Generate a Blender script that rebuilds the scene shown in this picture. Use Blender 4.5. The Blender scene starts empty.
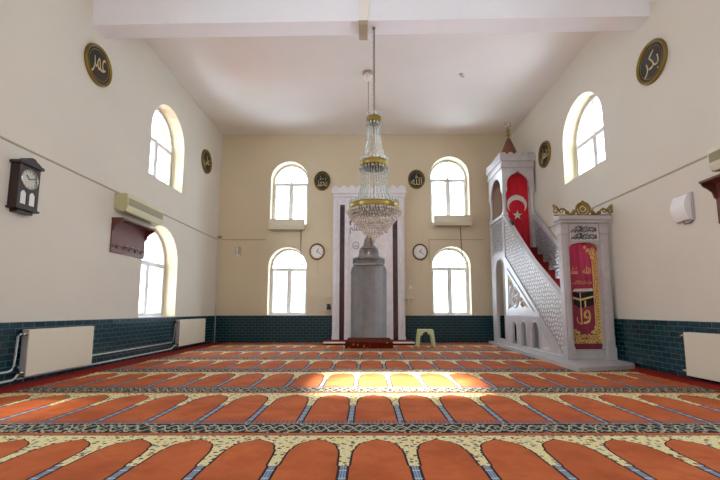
import bpy, bmesh, math, random
from math import sin, cos, pi, radians, hypot
from mathutils import Vector, Matrix

random.seed(7)
SC = bpy.context.scene
COL = SC.collection

# ------------------------------------------------------------------ room numbers (metres)
W = 4.55            # half width of the hall
D = 12.06           # far wall
Y0 = -4.0           # wall behind the photographer
ZC = 6.45           # ceiling
TW = 0.5            # wall thickness
ZT = 0.80           # top of the tile dado


# ------------------------------------------------------------------ materials
def lin(c):
    c = c / 255.0
    return c / 12.92 if c <= 0.04045 else ((c + 0.055) / 1.055) ** 2.4


def rgb(r, g, b):
    return (lin(r), lin(g), lin(b), 1.0)


class NT:
    """small helper for writing node graphs"""

    def __init__(self, name):
        self.m = bpy.data.materials.new(name)
        self.m.use_nodes = True
        self.t = self.m.node_tree
        self.t.nodes.clear()
        self.out = self.t.nodes.new('ShaderNodeOutputMaterial')

    def n(self, kind, **kw):
        nd = self.t.nodes.new(kind)
        for k, v in kw.items():
            setattr(nd, k, v)
        return nd

    def link(self, a, b):
        self.t.links.new(a, b)

    def put(self, sock, v):
        if isinstance(v, bpy.types.NodeSocket):
            self.link(v, sock)
        elif v is not None:
            sock.default_value = v

    def math(self, op, a, b=None, c=None):
        nd = self.n('ShaderNodeMath', operation=op)
        for i, v in enumerate((a, b, c)):
            self.put(nd.inputs[i], v)
        return nd.outputs[0]

    def mix(self, f, a, b):
        nd = self.n('ShaderNodeMix', data_type='RGBA')
        self.put(nd.inputs['Factor'], f)
        self.put(nd.inputs[6], a)
        self.put(nd.inputs[7], b)
        return nd.outputs[2]

    def coord(self):
        return self.n('ShaderNodeTexCoord').outputs['Object']

    def noise(self, vec, scale, detail=3.0, rough=0.5):
        nd = self.n('ShaderNodeTexNoise')
        self.put(nd.inputs['Vector'], vec)
        nd.inputs['Scale'].default_value = scale
        nd.inputs['Detail'].default_value = detail
        nd.inputs['Roughness'].default_value = rough
        return nd.outputs['Fac']

    def band(self, f, lo, hi):
        """0 below lo, 1 above hi"""
        nd = self.n('ShaderNodeMapRange')
        self.put(nd.inputs['Value'], f)
        nd.inputs['From Min'].default_value = lo
        nd.inputs['From Max'].default_value = hi
        return nd.outputs['Result']

    def bsdf(self, color, rough=0.5, metal=0.0, spec=0.5, trans=0.0, bump=None, bstr=0.2, bdist=0.01, coat=0.0, sheen=0.0):
        b = self.n('ShaderNodeBsdfPrincipled')
        self.put(b.inputs['Base Color'], color)
        self.put(b.inputs['Roughness'], rough)
        b.inputs['Metallic'].default_value = metal
        b.inputs['Specular IOR Level'].default_value = spec
        b.inputs['Transmission Weight'].default_value = trans
        b.inputs['Coat Weight'].default_value = coat
        b.inputs['Sheen Weight'].default_value = sheen
        if bump is not None:
            bp = self.n('ShaderNodeBump')
            bp.inputs['Strength'].default_value = bstr
            bp.inputs['Distance'].default_value = bdist
            self.link(bump, bp.inputs['Height'])
            self.link(bp.outputs[0], b.inputs['Normal'])
        return b

    def done(self, sh):
        self.link(sh.outputs[0] if not isinstance(sh, bpy.types.NodeSocket) else sh, self.out.inputs['Surface'])
        return self.m


def simple(name, col, rough=0.5, metal=0.0, spec=0.5, var=0.06, scale=8.0, bstr=0.0, **kw):
    """one colour broken up by a faint noise"""
    t = NT(name)
    co = t.coord()
    nz = t.noise(co, scale)
    dark = tuple(c * (1 - var) for c in col[:3]) + (1,)
    lite = tuple(min(1, c * (1 + var)) for c in col[:3]) + (1,)
    c = t.mix(nz, dark, lite)
    return t.done(t.bsdf(c, rough, metal, spec, bump=nz if bstr else None, bstr=bstr, **kw))


def plaster(name, col):
    t = NT(name)
    co = t.coord()
    big = t.noise(co, 0.7, 4)
    fine = t.noise(co, 60, 4, 0.6)
    c = t.mix(t.band(big, 0.3, 0.7), tuple(x * 0.965 for x in col[:3]) + (1,), tuple(min(1, x * 1.02) for x in col[:3]) + (1,))
    return t.done(t.bsdf(c, 0.75, spec=0.25, bump=fine, bstr=0.12, bdist=0.004))


def marble(name, col, vein, rough=0.3, scale=2.2, amount=0.5):
    t = NT(name)
    co = t.coord()
    warp = t.noise(co, scale, 6, 0.65)
    v = t.math('ABSOLUTE', t.math('SUBTRACT', warp, 0.5))
    f = t.band(v, 0.06, 0.0)
    cloud = t.noise(co, scale * 0.6, 3)
    base = t.mix(t.band(cloud, 0.35, 0.7), tuple(x * 0.93 for x in col[:3]) + (1,), col)
    c = t.mix(t.math('MULTIPLY', f, amount), base, vein)
    return t.done(t.bsdf(c, rough, spec=0.5))


def tiles(name, axis):
    t = NT(name)
    co = t.coord()
    sp = t.n('ShaderNodeSeparateXYZ')
    t.link(co, sp.inputs[0])
    cb = t.n('ShaderNodeCombineXYZ')
    t.link(sp.outputs[axis], cb.inputs[0])
    t.link(sp.outputs[2], cb.inputs[1])
    br = t.n('ShaderNodeTexBrick')
    t.link(cb.outputs[0], br.inputs['Vector'])
    br.inputs['Scale'].default_value = 1.0
    br.inputs['Brick Width'].default_value = 0.19
    br.inputs['Row Height'].default_value = 0.08
    br.inputs['Mortar Size'].default_value = 0.0045
    br.inputs['Mortar Smooth'].default_value = 0.2
    br.inputs['Color1'].default_value = rgb(8, 42, 50)
    br.inputs['Color2'].default_value = rgb(12, 54, 62)
    br.inputs['Mortar'].default_value = rgb(62, 94, 100)
    r = t.mix(br.outputs['Fac'], (0.22, 0.22, 0.22, 1), (0.7, 0.7, 0.7, 1))
    inv = t.math('SUBTRACT', 1.0, br.outputs['Fac'])
    return t.done(t.bsdf(br.outputs['Color'], r, spec=0.5, bump=inv, bstr=0.35, bdist=0.004))


def carpet_material():
    t = NT('prayer_carpet')
    co = t.coord()
    sp = t.n('ShaderNodeSeparateXYZ')
    t.link(co, sp.inputs[0])
    X, Y = sp.outputs[0], sp.outputs[1]
    PX, PY, XC, YL = 0.432, 1.560, -0.142, 3.160
    m = t.math
    fr = m('FRACT', m('DIVIDE', m('SUBTRACT', X, XC), PX))
    a = m('ABSOLUTE', m('SUBTRACT', fr, 0.5))                 # 0 middle of a niche, .5 on a pillar
    v = m('FRACT', m('DIVIDE', m('SUBTRACT', YL, Y), PY))     # 0 far line of the row, 1 near line
    # half width of the orange niche as a function of v
    fc = t.n('ShaderNodeFloatCurve')
    cu = fc.mapping.curves[0]
    pts = [(0, 0), (0.060, 0.0), (0.070, 0.03), (0.084, 0.10), (0.104, 0.20), (0.130, 0.29), (0.16, 0.340), (0.196, 0.356),
           (0.202, 0.380), (0.26, 0.400), (0.37, 0.410), (0.386, 0.413), (0.392, 0.433), (1, 0.435)]
    cu.points[0].location, cu.points[1].location = pts[0], pts[-1]
    for p in pts[1:-1]:
        cu.points.new(*p)
    for p in cu.points:
        p.handle_type = 'VECTOR'
    fc.mapping.update()
    t.link(v, fc.inputs['Value'])
    g = fc.outputs[0]
    # colours
    stain = t.noise(co, 2.3, 5, 0.6)
    nap = t.noise(co, 9.0, 4, 0.6)
    orange = t.mix(t.band(stain, 0.35, 0.62), rgb(158, 76, 36), rgb(184, 96, 50))
    orange = t.mix(m('MULTIPLY', t.band(nap, 0.55, 0.75), 0.35), orange, rgb(130, 52, 28))

    blot = t.noise(co, 1.15, 4, 0.7)
    orange = t.mix(m('MULTIPLY', t.band(blot, 0.56, 0.68), 0.5), orange, rgb(120, 46, 22))

    def vor(scale, feat='F1', vec=co):
        nd = t.n('ShaderNodeTexVoronoi', feature=feat)
        t.link(vec, nd.inputs['Vector'])
        nd.inputs['Scale'].default_value = scale
        return nd
    v1 = vor(24)
    sepc = t.n('ShaderNodeSeparateColor')
    t.link(v1.outputs['Color'], sepc.inputs[0])
    rnd = sepc.outputs[0]
    motif = t.mix(m('GREATER_THAN', rnd, 0.72), rgb(70, 74, 84), rgb(150, 74, 36))
    motif = t.mix(m('LESS_THAN', rnd, 0.32), motif, rgb(120, 130, 140))
    cream = t.mix(m('LESS_THAN', v1.outputs['Distance'], 0.36), rgb(220, 204, 152), motif)
    v2 = vor(46, 'DISTANCE_TO_EDGE')
    cream = t.mix(m('MULTIPLY', m('LESS_THAN', v2.outputs['Distance'], 0.07), 0.45), cream, rgb(120, 110, 80))
    # dark border with curling leaves
    wrp = t.n('ShaderNodeTexNoise')
    t.link(co, wrp.inputs['Vector'])
    wrp.inputs['Scale'].default_value = 7.0
    va = t.n('ShaderNodeVectorMath', operation='MULTIPLY_ADD')
    t.link(wrp.outputs['Color'], va.inputs[0])
    va.inputs[1].default_value = (0.05, 0.05, 0)
    t.link(co, va.inputs[2])
    v3 = vor(9.5, 'F1', va.outputs[0])
    v3.inputs['Randomness'].default_value = 0.75
    v3.inputs['Scale'].default_value = 24.0
    wx = m('MULTIPLY', X, 2 * pi / 0.216)
    vy = m('DIVIDE', m('SUBTRACT', v, 0.887), 0.075)
    sw = m('MULTIPLY', m('SINE', wx), 0.66)
    d1 = m('ABSOLUTE', m('SUBTRACT', vy, sw))
    d2 = m('ABSOLUTE', m('ADD', vy, sw))
    scroll = m('LESS_THAN', m('MINIMUM', d1, d2), 0.11)
    leaf = m('LESS_THAN', v3.outputs['Distance'], 0.36)
    dark = t.mix(leaf, rgb(30, 30, 34), rgb(150, 150, 134))
    dark = t.mix(m('MULTIPLY', m('GREATER_THAN', t.noise(co, 22, 1), 0.56), leaf), dark, rgb(96, 106, 116))
    dark = t.mix(m('MULTIPLY', scroll, m('GREATER_THAN', v3.outputs['Distance'], 0.22)), dark, rgb(164, 156, 124))
    # pillars
    ps = m('FRACT', m('MULTIPLY', a, 1 / 0.028))
    pillar = t.mix(m('LESS_THAN', ps, 0.3), rgb(128, 142, 160), rgb(50, 56, 74))
    hb = m('FRACT', m('MULTIPLY', v, 14.0))
    pillar = t.mix(m('LESS_THAN', hb, 0.12), pillar, rgb(170, 176, 180))
    # niche, spandrel, pillar
    inside = m('LESS_THAN', a, g)
    edge = m('LESS_THAN', m('ABSOLUTE', m('SUBTRACT', a, g)), 0.016)
    side = t.mix(m('GREATER_THAN', v, 0.388), cream, pillar)
    c = t.mix(inside, side, orange)
    edge = m('MULTIPLY', edge, m('GREATER_THAN', v, 0.055))
    c = t.mix(edge, c, rgb(46, 26, 30))
    # comb fringe above the border
    cf = m('FRACT', m('DIVIDE', X, 0.0361))
    comb = m('MULTIPLY', m('MULTIPLY', m('GREATER_THAN', v, 0.735), m('LESS_THAN', v, 0.80)), m('LESS_THAN', cf, 0.5))
    c = t.mix(comb, c, rgb(104, 78, 92))
    c = t.mix(m('GREATER_THAN', v, 0.795), c, rgb(128, 120, 116))
    c = t.mix(m('GREATER_THAN', v, 0.806), c, dark)
    c = t.mix(m('GREATER_THAN', v, 0.968), c, rgb(172, 88, 44))
    c = t.mix(m('LESS_THAN', v, 0.008), c, rgb(60, 40, 30))
    # plain crimson edge along the side walls
    wob = m('MULTIPLY', m('SINE', m('MULTIPLY', Y, 40.0)), 0.015)
    ex = m('GREATER_THAN', m('ADD', m('ABSOLUTE', X), wob), 4.12)
    c = t.mix(ex, c, rgb(132, 28, 16))
    pile = t.noise(co, 180, 2)
    return t.done(t.bsdf(c, 0.9, spec=0.15, bump=pile, bstr=0.35, bdist=0.004, sheen=0.0))


def glass_pane_material():
    t = NT('window_glass')
    tr = t.n('ShaderNodeBsdfTransparent')
    gl = t.n('ShaderNodeBsdfGlossy')
    gl.inputs['Roughness'].default_value = 0.03
    mx = t.n('ShaderNodeMixShader')
    lw = t.n('ShaderNodeLayerWeight')
    lw.inputs['Blend'].default_value = 0.1
    nz = t.noise(t.coord(), 1.5)
    tr_c = t.mix(nz, (0.93, 0.96, 0.96, 1), (0.97, 0.98, 0.98, 1))
    t.link(tr_c, tr.inputs['Color'])
    t.link(t.math('MULTIPLY', lw.outputs['Fresnel'], 0.6), mx.inputs[0])
    t.link(tr.outputs[0], mx.inputs[1])
    t.link(gl.outputs[0], mx.inputs[2])
    return t.done(mx)


def crystal_material():
    t = NT('cut_crystal')
    nz = t.noise(t.coord(), 45.0)
    c = t.mix(t.band(nz, 0.40, 0.60), (0.55, 0.55, 0.47, 1), (1.0, 1.0, 0.94, 1))  # noise paints bright sparkle and dark gaps into the crystal colour
    b = t.bsdf(c, 0.05, spec=1.0, trans=0.25)
    b.inputs['IOR'].default_value = 1.55
    return t.done(b)


def cloth(name, col, trans=0.35, rough=0.7):
    t = NT(name)
    co = t.coord()
    w = t.noise(co, 5, 4)
    c = t.mix(w, tuple(x * 0.85 for x in col[:3]) + (1,), col)
    d = t.bsdf(c, rough, spec=0.3, sheen=0.3)
    tl = t.n('ShaderNodeBsdfTranslucent')
    t.link(c, tl.inputs['Color'])
    mx = t.n('ShaderNodeMixShader')
    mx.inputs[0].default_value = trans
    t.link(d.outputs[0], mx.inputs[1])
    t.link(tl.outputs[0], mx.inputs[2])
    return t.done(mx)


M = dict(
    wall=plaster('beige_wall_plaster', rgb(214, 208, 194)),
    reveal=plaster('cream_reveal_paint', rgb(216, 202, 170)),  # cream coat, set a little darker to tone down the glaring reveals
    brick=simple('neighbour_render', rgb(140, 96, 78), 0.85, var=0.15, scale=1.5),
    roof=simple('roof_tile', rgb(150, 70, 48), 0.8, var=0.2, scale=4),
    wall_back=plaster('shaded_wall_plaster', rgb(215, 201, 172)),  # same plaster, with the far wall's warm shade put into the colour
    ceil=plaster('white_ceiling_paint', rgb(226, 220, 214)),
    beam=plaster('white_beam_paint', rgb(246, 247, 252)),
    floor=simple('screed', rgb(120, 110, 100), 0.8),
    tile_side=tiles('teal_tile_side', 1), tile_back=tiles('teal_tile_back', 0),
    carpet=carpet_material(),
    pvc=simple('white_pvc', rgb(226, 226, 224), 0.35, var=0.02),
    glass=glass_pane_material(),
    marble=marble('white_marble', rgb(192, 187, 188), rgb(160, 156, 158), 0.32, 1.6, 0.35),
    marble_lit=marble('lit_marble', rgb(232, 228, 229), rgb(196, 192, 192), 0.3, 1.6, 0.35),  # same marble, light falling on the niche surround put into its colour
    lattice=simple('pierced_stone', rgb(166, 162, 162), 0.45, var=0.05),
    marble_grey=marble('grey_marble', rgb(172, 172, 174), rgb(142, 142, 144), 0.10, 2.0, 0.4),
    marble_relief=simple('carved_marble', rgb(214, 210, 206), 0.5, var=0.06, scale=20),
    red_stone=marble('dark_red_stone', rgb(66, 26, 28), rgb(100, 60, 56), 0.25, 5.0, 0.3),
    ink=simple('black_paint', rgb(26, 24, 24), 0.4),
    gold=simple('gold_paint', rgb(146, 122, 58), 0.3, metal=0.75, var=0.2, scale=30),
    gold_dull=simple('old_gilt', rgb(150, 128, 60), 0.4, metal=0.6, var=0.2, scale=25),
    gold_thread=simple('gold_thread', rgb(238, 204, 122), 0.5, metal=0.1, var=0.2, scale=50),
    gold_pale=simple('pale_gilding', rgb(196, 180, 132), 0.5, metal=0.2, var=0.15, scale=30),
    script=simple('dull_gold_script', rgb(206, 190, 136), 0.45, metal=0.1, var=0.2, scale=30),
    rim=simple('plaque_gilt_rim', rgb(132, 108, 44), 0.36, metal=0.6, var=0.25, scale=20),
    plaque=simple('black_plaque', rgb(26, 24, 20), 0.25, var=0.3, scale=12),
    crystal=crystal_material(),
    chrome=simple('chrome', rgb(190, 188, 180), 0.2, metal=1.0),
    chain=simple('brass_chain', rgb(140, 132, 104), 0.35, metal=0.8),
    red_carpet=simple('red_stair_carpet', rgb(124, 26, 20), 0.9, spec=0.1, var=0.25, scale=30),
    flag=cloth('flag_red_cloth', rgb(224, 34, 56), 0.3),
    white_cloth=cloth('white_applique', rgb(240, 238, 234), 0.2),
    velvet=cloth('rose_velvet', rgb(198, 92, 122), 0.6, 0.6),
    black_cloth=simple('black_velvet', rgb(22, 20, 26), 0.7),
    wood_dark=simple('dark_walnut', rgb(44, 28, 24), 0.35, var=0.3, scale=14),
    wood_red=simple('red_brown_wood', rgb(104, 56, 46), 0.4, var=0.15, scale=10),
    cone=simple('brown_spire_metal', rgb(116, 66, 44), 0.5, var=0.15),
    backlight=cloth('white_backlight_sheet', rgb(250, 250, 250), 0.45, 0.3),
    dial=simple('white_dial', rgb(232, 230, 222), 0.3, var=0.02),
    dial_cream=simple('silvered_dial', rgb(200, 196, 180), 0.3, var=0.08, scale=20),
    mirror=simple('mirror_glass', rgb(230, 232, 234), 0.04, metal=1.0, var=0.01),
    ac=simple('aged_cream_plastic', rgb(198, 192, 146), 0.45, var=0.04),
    ac_grille=simple('grey_green_grille', rgb(160, 156, 122), 0.5, var=0.1, scale=12),
    ac_white=simple('offwhite_plastic', rgb(216, 208, 184), 0.45, var=0.03),
    rad=simple('radiator_enamel', rgb(222, 214, 192), 0.35, var=0.02),
    rad_side=simple('radiator_side', rgb(176, 168, 168), 0.4, var=0.05),
    pipe=simple('white_pipe_paint', rgb(206, 206, 206), 0.35, var=0.03),
    white=simple('white_plastic', rgb(236, 236, 236), 0.35, var=0.02),
    cable=simple('beige_trunking', rgb(176, 160, 132), 0.6, var=0.05),
    cable_grey=simple('grey_cable', rgb(120, 116, 108), 0.6, var=0.05),
    stool=simple('light_green_plastic', rgb(192, 200, 146), 0.35, var=0.04),
    bulb=simple('frosted_bulb', rgb(244, 242, 232), 0.3, var=0.02),
    dark=simple('black_plastic', rgb(24, 24, 26), 0.4),
    bracket=plaster('cream_bracket_paint', rgb(246, 240, 232)),
    rug=None,
)


def rug_material():
    t = NT('dark_red_rug')
    co = t.coord()
    nd = t.n('ShaderNodeTexVoronoi')
    t.link(co, nd.inputs['Vector'])
    nd.inputs['Scale'].default_value = 11
    sc = t.n('ShaderNodeSeparateColor')
    t.link(nd.outputs['Color'], sc.inputs[0])
    mot = t.mix(t.math('GREATER_THAN', sc.outputs[0], 0.5), rgb(58, 62, 40), rgb(150, 110, 60))
    c = t.mix(t.math('LESS_THAN', nd.outputs['Distance'], 0.3), rgb(96, 26, 16), mot)
    pile = t.noise(co, 160, 2)
    return t.done(t.bsdf(c, 0.9, spec=0.1, bump=pile, bstr=0.3, bdist=0.004))


M['rug'] = rug_material()


# ------------------------------------------------------------------ mesh helpers
class MB:
    """collects shapes and links them as one mesh object"""

    def __init__(self):
        self.bm = bmesh.new()

    def faces(self, verts, faces, smooth=False):
        vs = [self.bm.verts.new(v) for v in verts]
        for f in faces:
            try:
                fc = self.bm.faces.new([vs[i] for i in f])
                fc.smooth = smooth
            except ValueError:
                pass
        return self

    def box(self, x0, x1, y0, y1, z0, z1, bev=0.0):
        x0, x1 = min(x0, x1), max(x0, x1)
        y0, y1 = min(y0, y1), max(y0, y1)
        z0, z1 = min(z0, z1), max(z0, z1)
        b = bmesh.new()
        vs = [b.verts.new((x, y, z)) for z in (z0, z1) for y in (y0, y1) for x in (x0, x1)]
        for f in ((0, 2, 3, 1), (4, 5, 7, 6), (0, 1, 5, 4), (2, 6, 7, 3), (0, 4, 6, 2), (1, 3, 7, 5)):
            b.faces.new([vs[i] for i in f])
        if bev:
            bmesh.ops.bevel(b, geom=b.edges[:], offset=bev, segments=2, affect='EDGES', profile=0.6)
        self.absorb(b)
        return self

    def absorb(self, b):
        me = bpy.data.meshes.new('tmp')
        b.to_mesh(me)
        b.free()
        self.bm.from_mesh(me)
        bpy.data.meshes.remove(me)

    def mesh(self, me):
        self.bm.from_mesh(me)
        bpy.data.meshes.remove(me)
        return self

    def lathe(self, prof, c=(0, 0, 0), seg=24, axis='z', smooth=True, sx=1.0, sy=1.0):
        """prof: (radius, height) pairs"""
        vs, fs = [], []
        n = len(prof)
        for k in range(seg):
            a = 2 * pi * k / seg
            for r, h in prof:
                p = (r * cos(a) * sx, r * sin(a) * sy, h)
                if axis == 'y':
                    p = (p[0], -p[2], p[1])
                elif axis == 'x':
                    p = (p[2], p[0], p[1])
                vs.append((c[0] + p[0], c[1] + p[1], c[2] + p[2]))
        for k in range(seg):
            k2 = (k + 1) % seg
            for i in range(n - 1):
                fs.append((k * n + i, k2 * n + i, k2 * n + i + 1, k * n + i + 1))
        if prof[0][0] > 1e-6:
            fs.append(tuple(k * n for k in range(seg))[::-1])
        if prof[-1][0] > 1e-6:
            fs.append(tuple(k * n + n - 1 for k in range(seg)))
        self.faces(vs, fs, smooth)
        return self

    def tube(self, pts, r, seg=8, closed=False, flat=None):
        pts = [Vector(p) for p in pts]
        n = len(pts)
        vs, fs = [], []
        up = Vector((0.13, 0.31, 0.94))
        for i, p in enumerate(pts):
            if closed:
                d = pts[(i + 1) % n] - pts[i - 1]
            else:
                d = pts[min(i + 1, n - 1)] - pts[max(i - 1, 0)]
            if d.length < 1e-9:
                d = Vector((0, 0, 1))
            d.normalize()
            u = d.cross(up)
            if u.length < 0.05:
                u = d.cross(Vector((1, 0, 0)))
            u.normalize()
            w = d.cross(u)
            rr = r[i] if isinstance(r, (list, tuple)) else r
            for k in range(seg):
                a = 2 * pi * k / seg
                q = p + u * (rr * cos(a)) + w * (rr * sin(a))
                vs.append(q)
        m = n if closed else n - 1
        for i in range(m):
            j = (i + 1) % n
            for k in range(seg):
                k2 = (k + 1) % seg
                fs.append((i * seg + k, i * seg + k2, j * seg + k2, j * seg + k))
        if not closed:
            fs.append(tuple(range(seg))[::-1])
            fs.append(tuple((n - 1) * seg + k for k in range(seg)))
        self.faces(vs, fs, True)
        return self

    def drop(self, c, r, h, seg=5):
        """a cut bead: two pyramids"""
        vs = [(c[0], c[1], c[2] + h * 0.4), (c[0], c[1], c[2] - h * 0.6)]
        for k in range(seg):
            a = 2 * pi * k / seg
            vs.append((c[0] + r * cos(a), c[1] + r * sin(a), c[2]))
        fs = []
        for k in range(seg):
            k2 = (k + 1) % seg
            fs += [(0, 2 + k, 2 + k2), (1, 2 + k2, 2 + k)]
        return self.faces(vs, fs)

    def clean(self):
        bmesh.ops.remove_doubles(self.bm, verts=self.bm.verts, dist=1e-5)
        bmesh.ops.recalc_face_normals(self.bm, faces=self.bm.faces)
        return self

    def build(self, name, mat, parent=None, recalc=True):
        if recalc:
            bmesh.ops.recalc_face_normals(self.bm, faces=self.bm.faces)
        root = parent
        while root is not None and root.parent is not None:
            root = root.parent
        if root is not None:
            bmesh.ops.translate(self.bm, verts=self.bm.verts, vec=-Vector(root.location))
        me = bpy.data.meshes.new(name)
        self.bm.to_mesh(me)
        self.bm.free()
        me.materials.append(mat)
        o = bpy.data.objects.new(name, me)
        COL.objects.link(o)
        if parent is not None:
            o.parent = parent
        return o


def plate_mesh(outline, holes, w0, w1, fn):
    """a flat sheet with holes between depths w0 and w1; fn maps (u, v, w) to the room"""
    cu = bpy.data.curves.new('sheet', 'CURVE')
    cu.dimensions = '2D'
    cu.fill_mode = 'BOTH'
    cu.extrude = abs(w1 - w0) / 2
    for poly in [outline] + list(holes):
        sp = cu.splines.new('POLY')
        sp.points.add(len(poly) - 1)
        for p, q in zip(sp.points, poly):
            p.co = (q[0], q[1], 0, 1)
        sp.use_cyclic_u = True
    o = bpy.data.objects.new('sheet', cu)
    me = bpy.data.meshes.new_from_object(o)
    bpy.data.objects.remove(o)
    bpy.data.curves.remove(cu)
    mid = (w0 + w1) / 2
    for pl in me.polygons:
        pl.use_smooth = False
    for v in me.vertices:
        v.co = fn(v.co[0], v.co[1], v.co[2] + mid)
    me.materials.clear()
    return me


def text_mesh(body, fn, width=None, height=None, depth=0.004, c=(0, 0), bold=0.0):
    """lettering fitted into width x height around c, mapped by fn(u, v, w)"""
    cu = bpy.data.curves.new('lettering', 'FONT')
    cu.body = body
    cu.extrude = depth / 2
    cu.resolution_u = 3
    cu.offset = bold
    o = bpy.data.objects.new('lettering', cu)
    me = bpy.data.meshes.new_from_object(o)
    bpy.data.objects.remove(o)
    bpy.data.curves.remove(cu)
    xs = [v.co[0] for v in me.vertices]
    ys = [v.co[1] for v in me.vertices]
    wx, hy = max(xs) - min(xs), max(ys) - min(ys)
    kx = width / wx if width else None
    ky = height / hy if height else None
    kx = kx if kx else ky
    ky = ky if ky else kx
    mx, my = (max(xs) + min(xs)) / 2, (max(ys) + min(ys)) / 2
    for v in me.vertices:
        v.co = fn((v.co[0] - mx) * kx + c[0], (v.co[1] - my) * ky + c[1], v.co[2])
    me.materials.clear()
    return me


def arch(u0, u1, v0, v1, n=14, rise=None):
    """round-headed opening, counter-clockwise"""
    r = (u1 - u0) / 2
    rise = rise or r
    cu, cv = (u0 + u1) / 2, v1 - rise
    return [(u0, v0), (u1, v0)] + [(cu + r * cos(pi * k / n), cv + rise * sin(pi * k / n)) for k in range(n + 1)]


def ogee(u0, u1, v0, v1, n=8):
    """pointed, slightly lobed head"""
    r = (u1 - u0) / 2
    cu, cv = (u0 + u1) / 2, v1 - r * 1.05
    head = []
    for k in range(n + 1):
        a = pi * 0.5 * k / n
        head.append((r * cos(a), r * 0.9 * sin(a) + (0.15 * r if k == n else 0)))
    pts = [(cu + x, cv + y) for x, y in head] + [(cu - x, cv + y) for x, y in head[-2::-1]]
    return [(u0, v0), (u1, v0)] + pts


def rect(u0, u1, v0, v1):
    return [(u0, v0), (u1, v0), (u1, v1), (u0, v1)]


def circle(cu, cv, r, n=28, ry=None):
    ry = ry or r
    return [(cu + r * cos(2 * pi * k / n), cv + ry * sin(2 * pi * k / n)) for k in range(n)]


# mappings from wall coordinates to the room; w grows INTO the room
def on_left(u, v, w):
    return (-W + w, u, v)


def on_right(u, v, w):
    return (W - w, u, v)


def on_back(u, v, w):
    return (u, D - w, v)


def on_front(u, v, w):
    return (u, Y0 + w, v)


def on_top(z):
    return lambda u, v, w: (u, v, z + w)


def tag(o, label=None, cat=None, group=None, kind=None):
    if label:
        o['label'] = label
    if cat:
        o['category'] = cat
    if group:
        o['group'] = group
    if kind:
        o['kind'] = kind
    return o


def thing(name, loc, label, cat, group=None):
    o = bpy.data.objects.new(name, None)
    o.empty_display_size = 0.1
    COL.objects.link(o)
    o.location = loc
    return tag(o, label, cat, group)


def struct(o):
    o['kind'] = 'structure'
    return o


def fbox(mb, fn, u0, u1, v0, v1, w0, w1, bev=0.0):
    a, b = fn(u0, v0, w0), fn(u1, v1, w1)
    return mb.box(a[0], b[0], a[1], b[1], a[2], b[2], bev)


# ------------------------------------------------------------------ camera
cam_d = bpy.data.cameras.new('camera')
cam = bpy.data.objects.new('camera', cam_d)
COL.objects.link(cam)
cam_d.sensor_width = 36
cam_d.lens = 20.0
cam_d.shift_x = -(367 - 360) / 720
cam_d.shift_y = (264.9 - 240) / 720
cam.location = (0, 0, 0.95)
cam.rotation_euler = (pi / 2 + math.atan(0.114), 0, 0)
cam_d.clip_start = 0.05
SC.camera = cam

# ------------------------------------------------------------------ setting
WIN_BACK = [(-2.98, -1.83, 3.55, 5.58), (-2.99, -1.82, 0.80, 2.87), (1.97, 3.17, 3.62, 5.74), (1.97, 3.14, 0.80, 2.89)]
WIN_LEFT = [(8.08, 9.58, 3.78, 5.62), (8.02, 9.54, 0.80, 2.82), (2.2, 3.7, 3.8, 5.6), (2.2, 3.7, 0.8, 2.85), (-2.9, -1.0, 3.8, 5.7), (-2.9, -1.0, 0.8, 2.95)]  # last four are out of view, added to fill the hall with light
WIN_RIGHT = [(7.36, 8.93, 3.80, 5.52), (7.75, 9.30, 0.80, 2.85), (2.2, 3.7, 3.8, 5.6), (2.2, 3.7, 0.8, 2.85), (-2.9, -1.0, 3.8, 5.7), (-2.9, -1.0, 0.8, 2.95)]  # last four unseen too, put in for fill light
WIN_FRONT = []
DOOR = (-0.9, 0.9, 0.0, 2.5)
SUN_FRONT = [(-0.78, 1.15, 5.15, 6.05), (-3.85, -3.05, 4.52, 4.84)]  # unseen openings, added and shaped to throw sun patches on the carpet
MC = 0.05          # middle of the mihrab

# stepped silhouette of the prayer niche
NICHE = [(-0.53, 0.12), (0.53, 0.12), (0.53, 2.06), (0.505, 2.20), (0.44, 2.30), (0.47, 2.36), (0.47, 2.50), (0.30, 2.56), (0.26, 2.80),
         (0.15, 2.90), (0.12, 3.06), (0.0, 3.30)]
NICHE = [(MC + x, z) for x, z in NICHE] + [(MC - x, z) for x, z in NICHE[2:-1][::-1]]

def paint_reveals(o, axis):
    """the sides of the openings have a cream coat, toned down against the window glare"""
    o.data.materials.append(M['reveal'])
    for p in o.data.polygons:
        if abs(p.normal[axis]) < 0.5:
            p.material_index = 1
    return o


holes_b = [arch(*w) for w in WIN_BACK] + [NICHE]
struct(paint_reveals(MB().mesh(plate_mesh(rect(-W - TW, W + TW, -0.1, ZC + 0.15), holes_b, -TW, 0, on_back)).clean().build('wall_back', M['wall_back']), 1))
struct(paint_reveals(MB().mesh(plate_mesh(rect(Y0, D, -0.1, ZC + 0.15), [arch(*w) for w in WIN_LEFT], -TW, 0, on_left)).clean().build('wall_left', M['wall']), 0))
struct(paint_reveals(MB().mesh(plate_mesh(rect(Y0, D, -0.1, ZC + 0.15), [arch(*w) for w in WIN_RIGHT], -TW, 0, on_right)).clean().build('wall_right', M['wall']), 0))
struct(MB().mesh(plate_mesh(rect(-W - TW, W + TW, -0.1, ZC + 0.15), [rect(*w) for w in WIN_FRONT + SUN_FRONT + [DOOR]], -TW, 0, on_front)).clean().build('wall_front', M['wall']))
struct(MB().box(-W, W, Y0, D, ZC, ZC + 0.15).build('ceiling', M['ceil']))
struct(MB().box(-W, W, Y0, D, -0.1, 0.0).build('floor', M['floor']))

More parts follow.
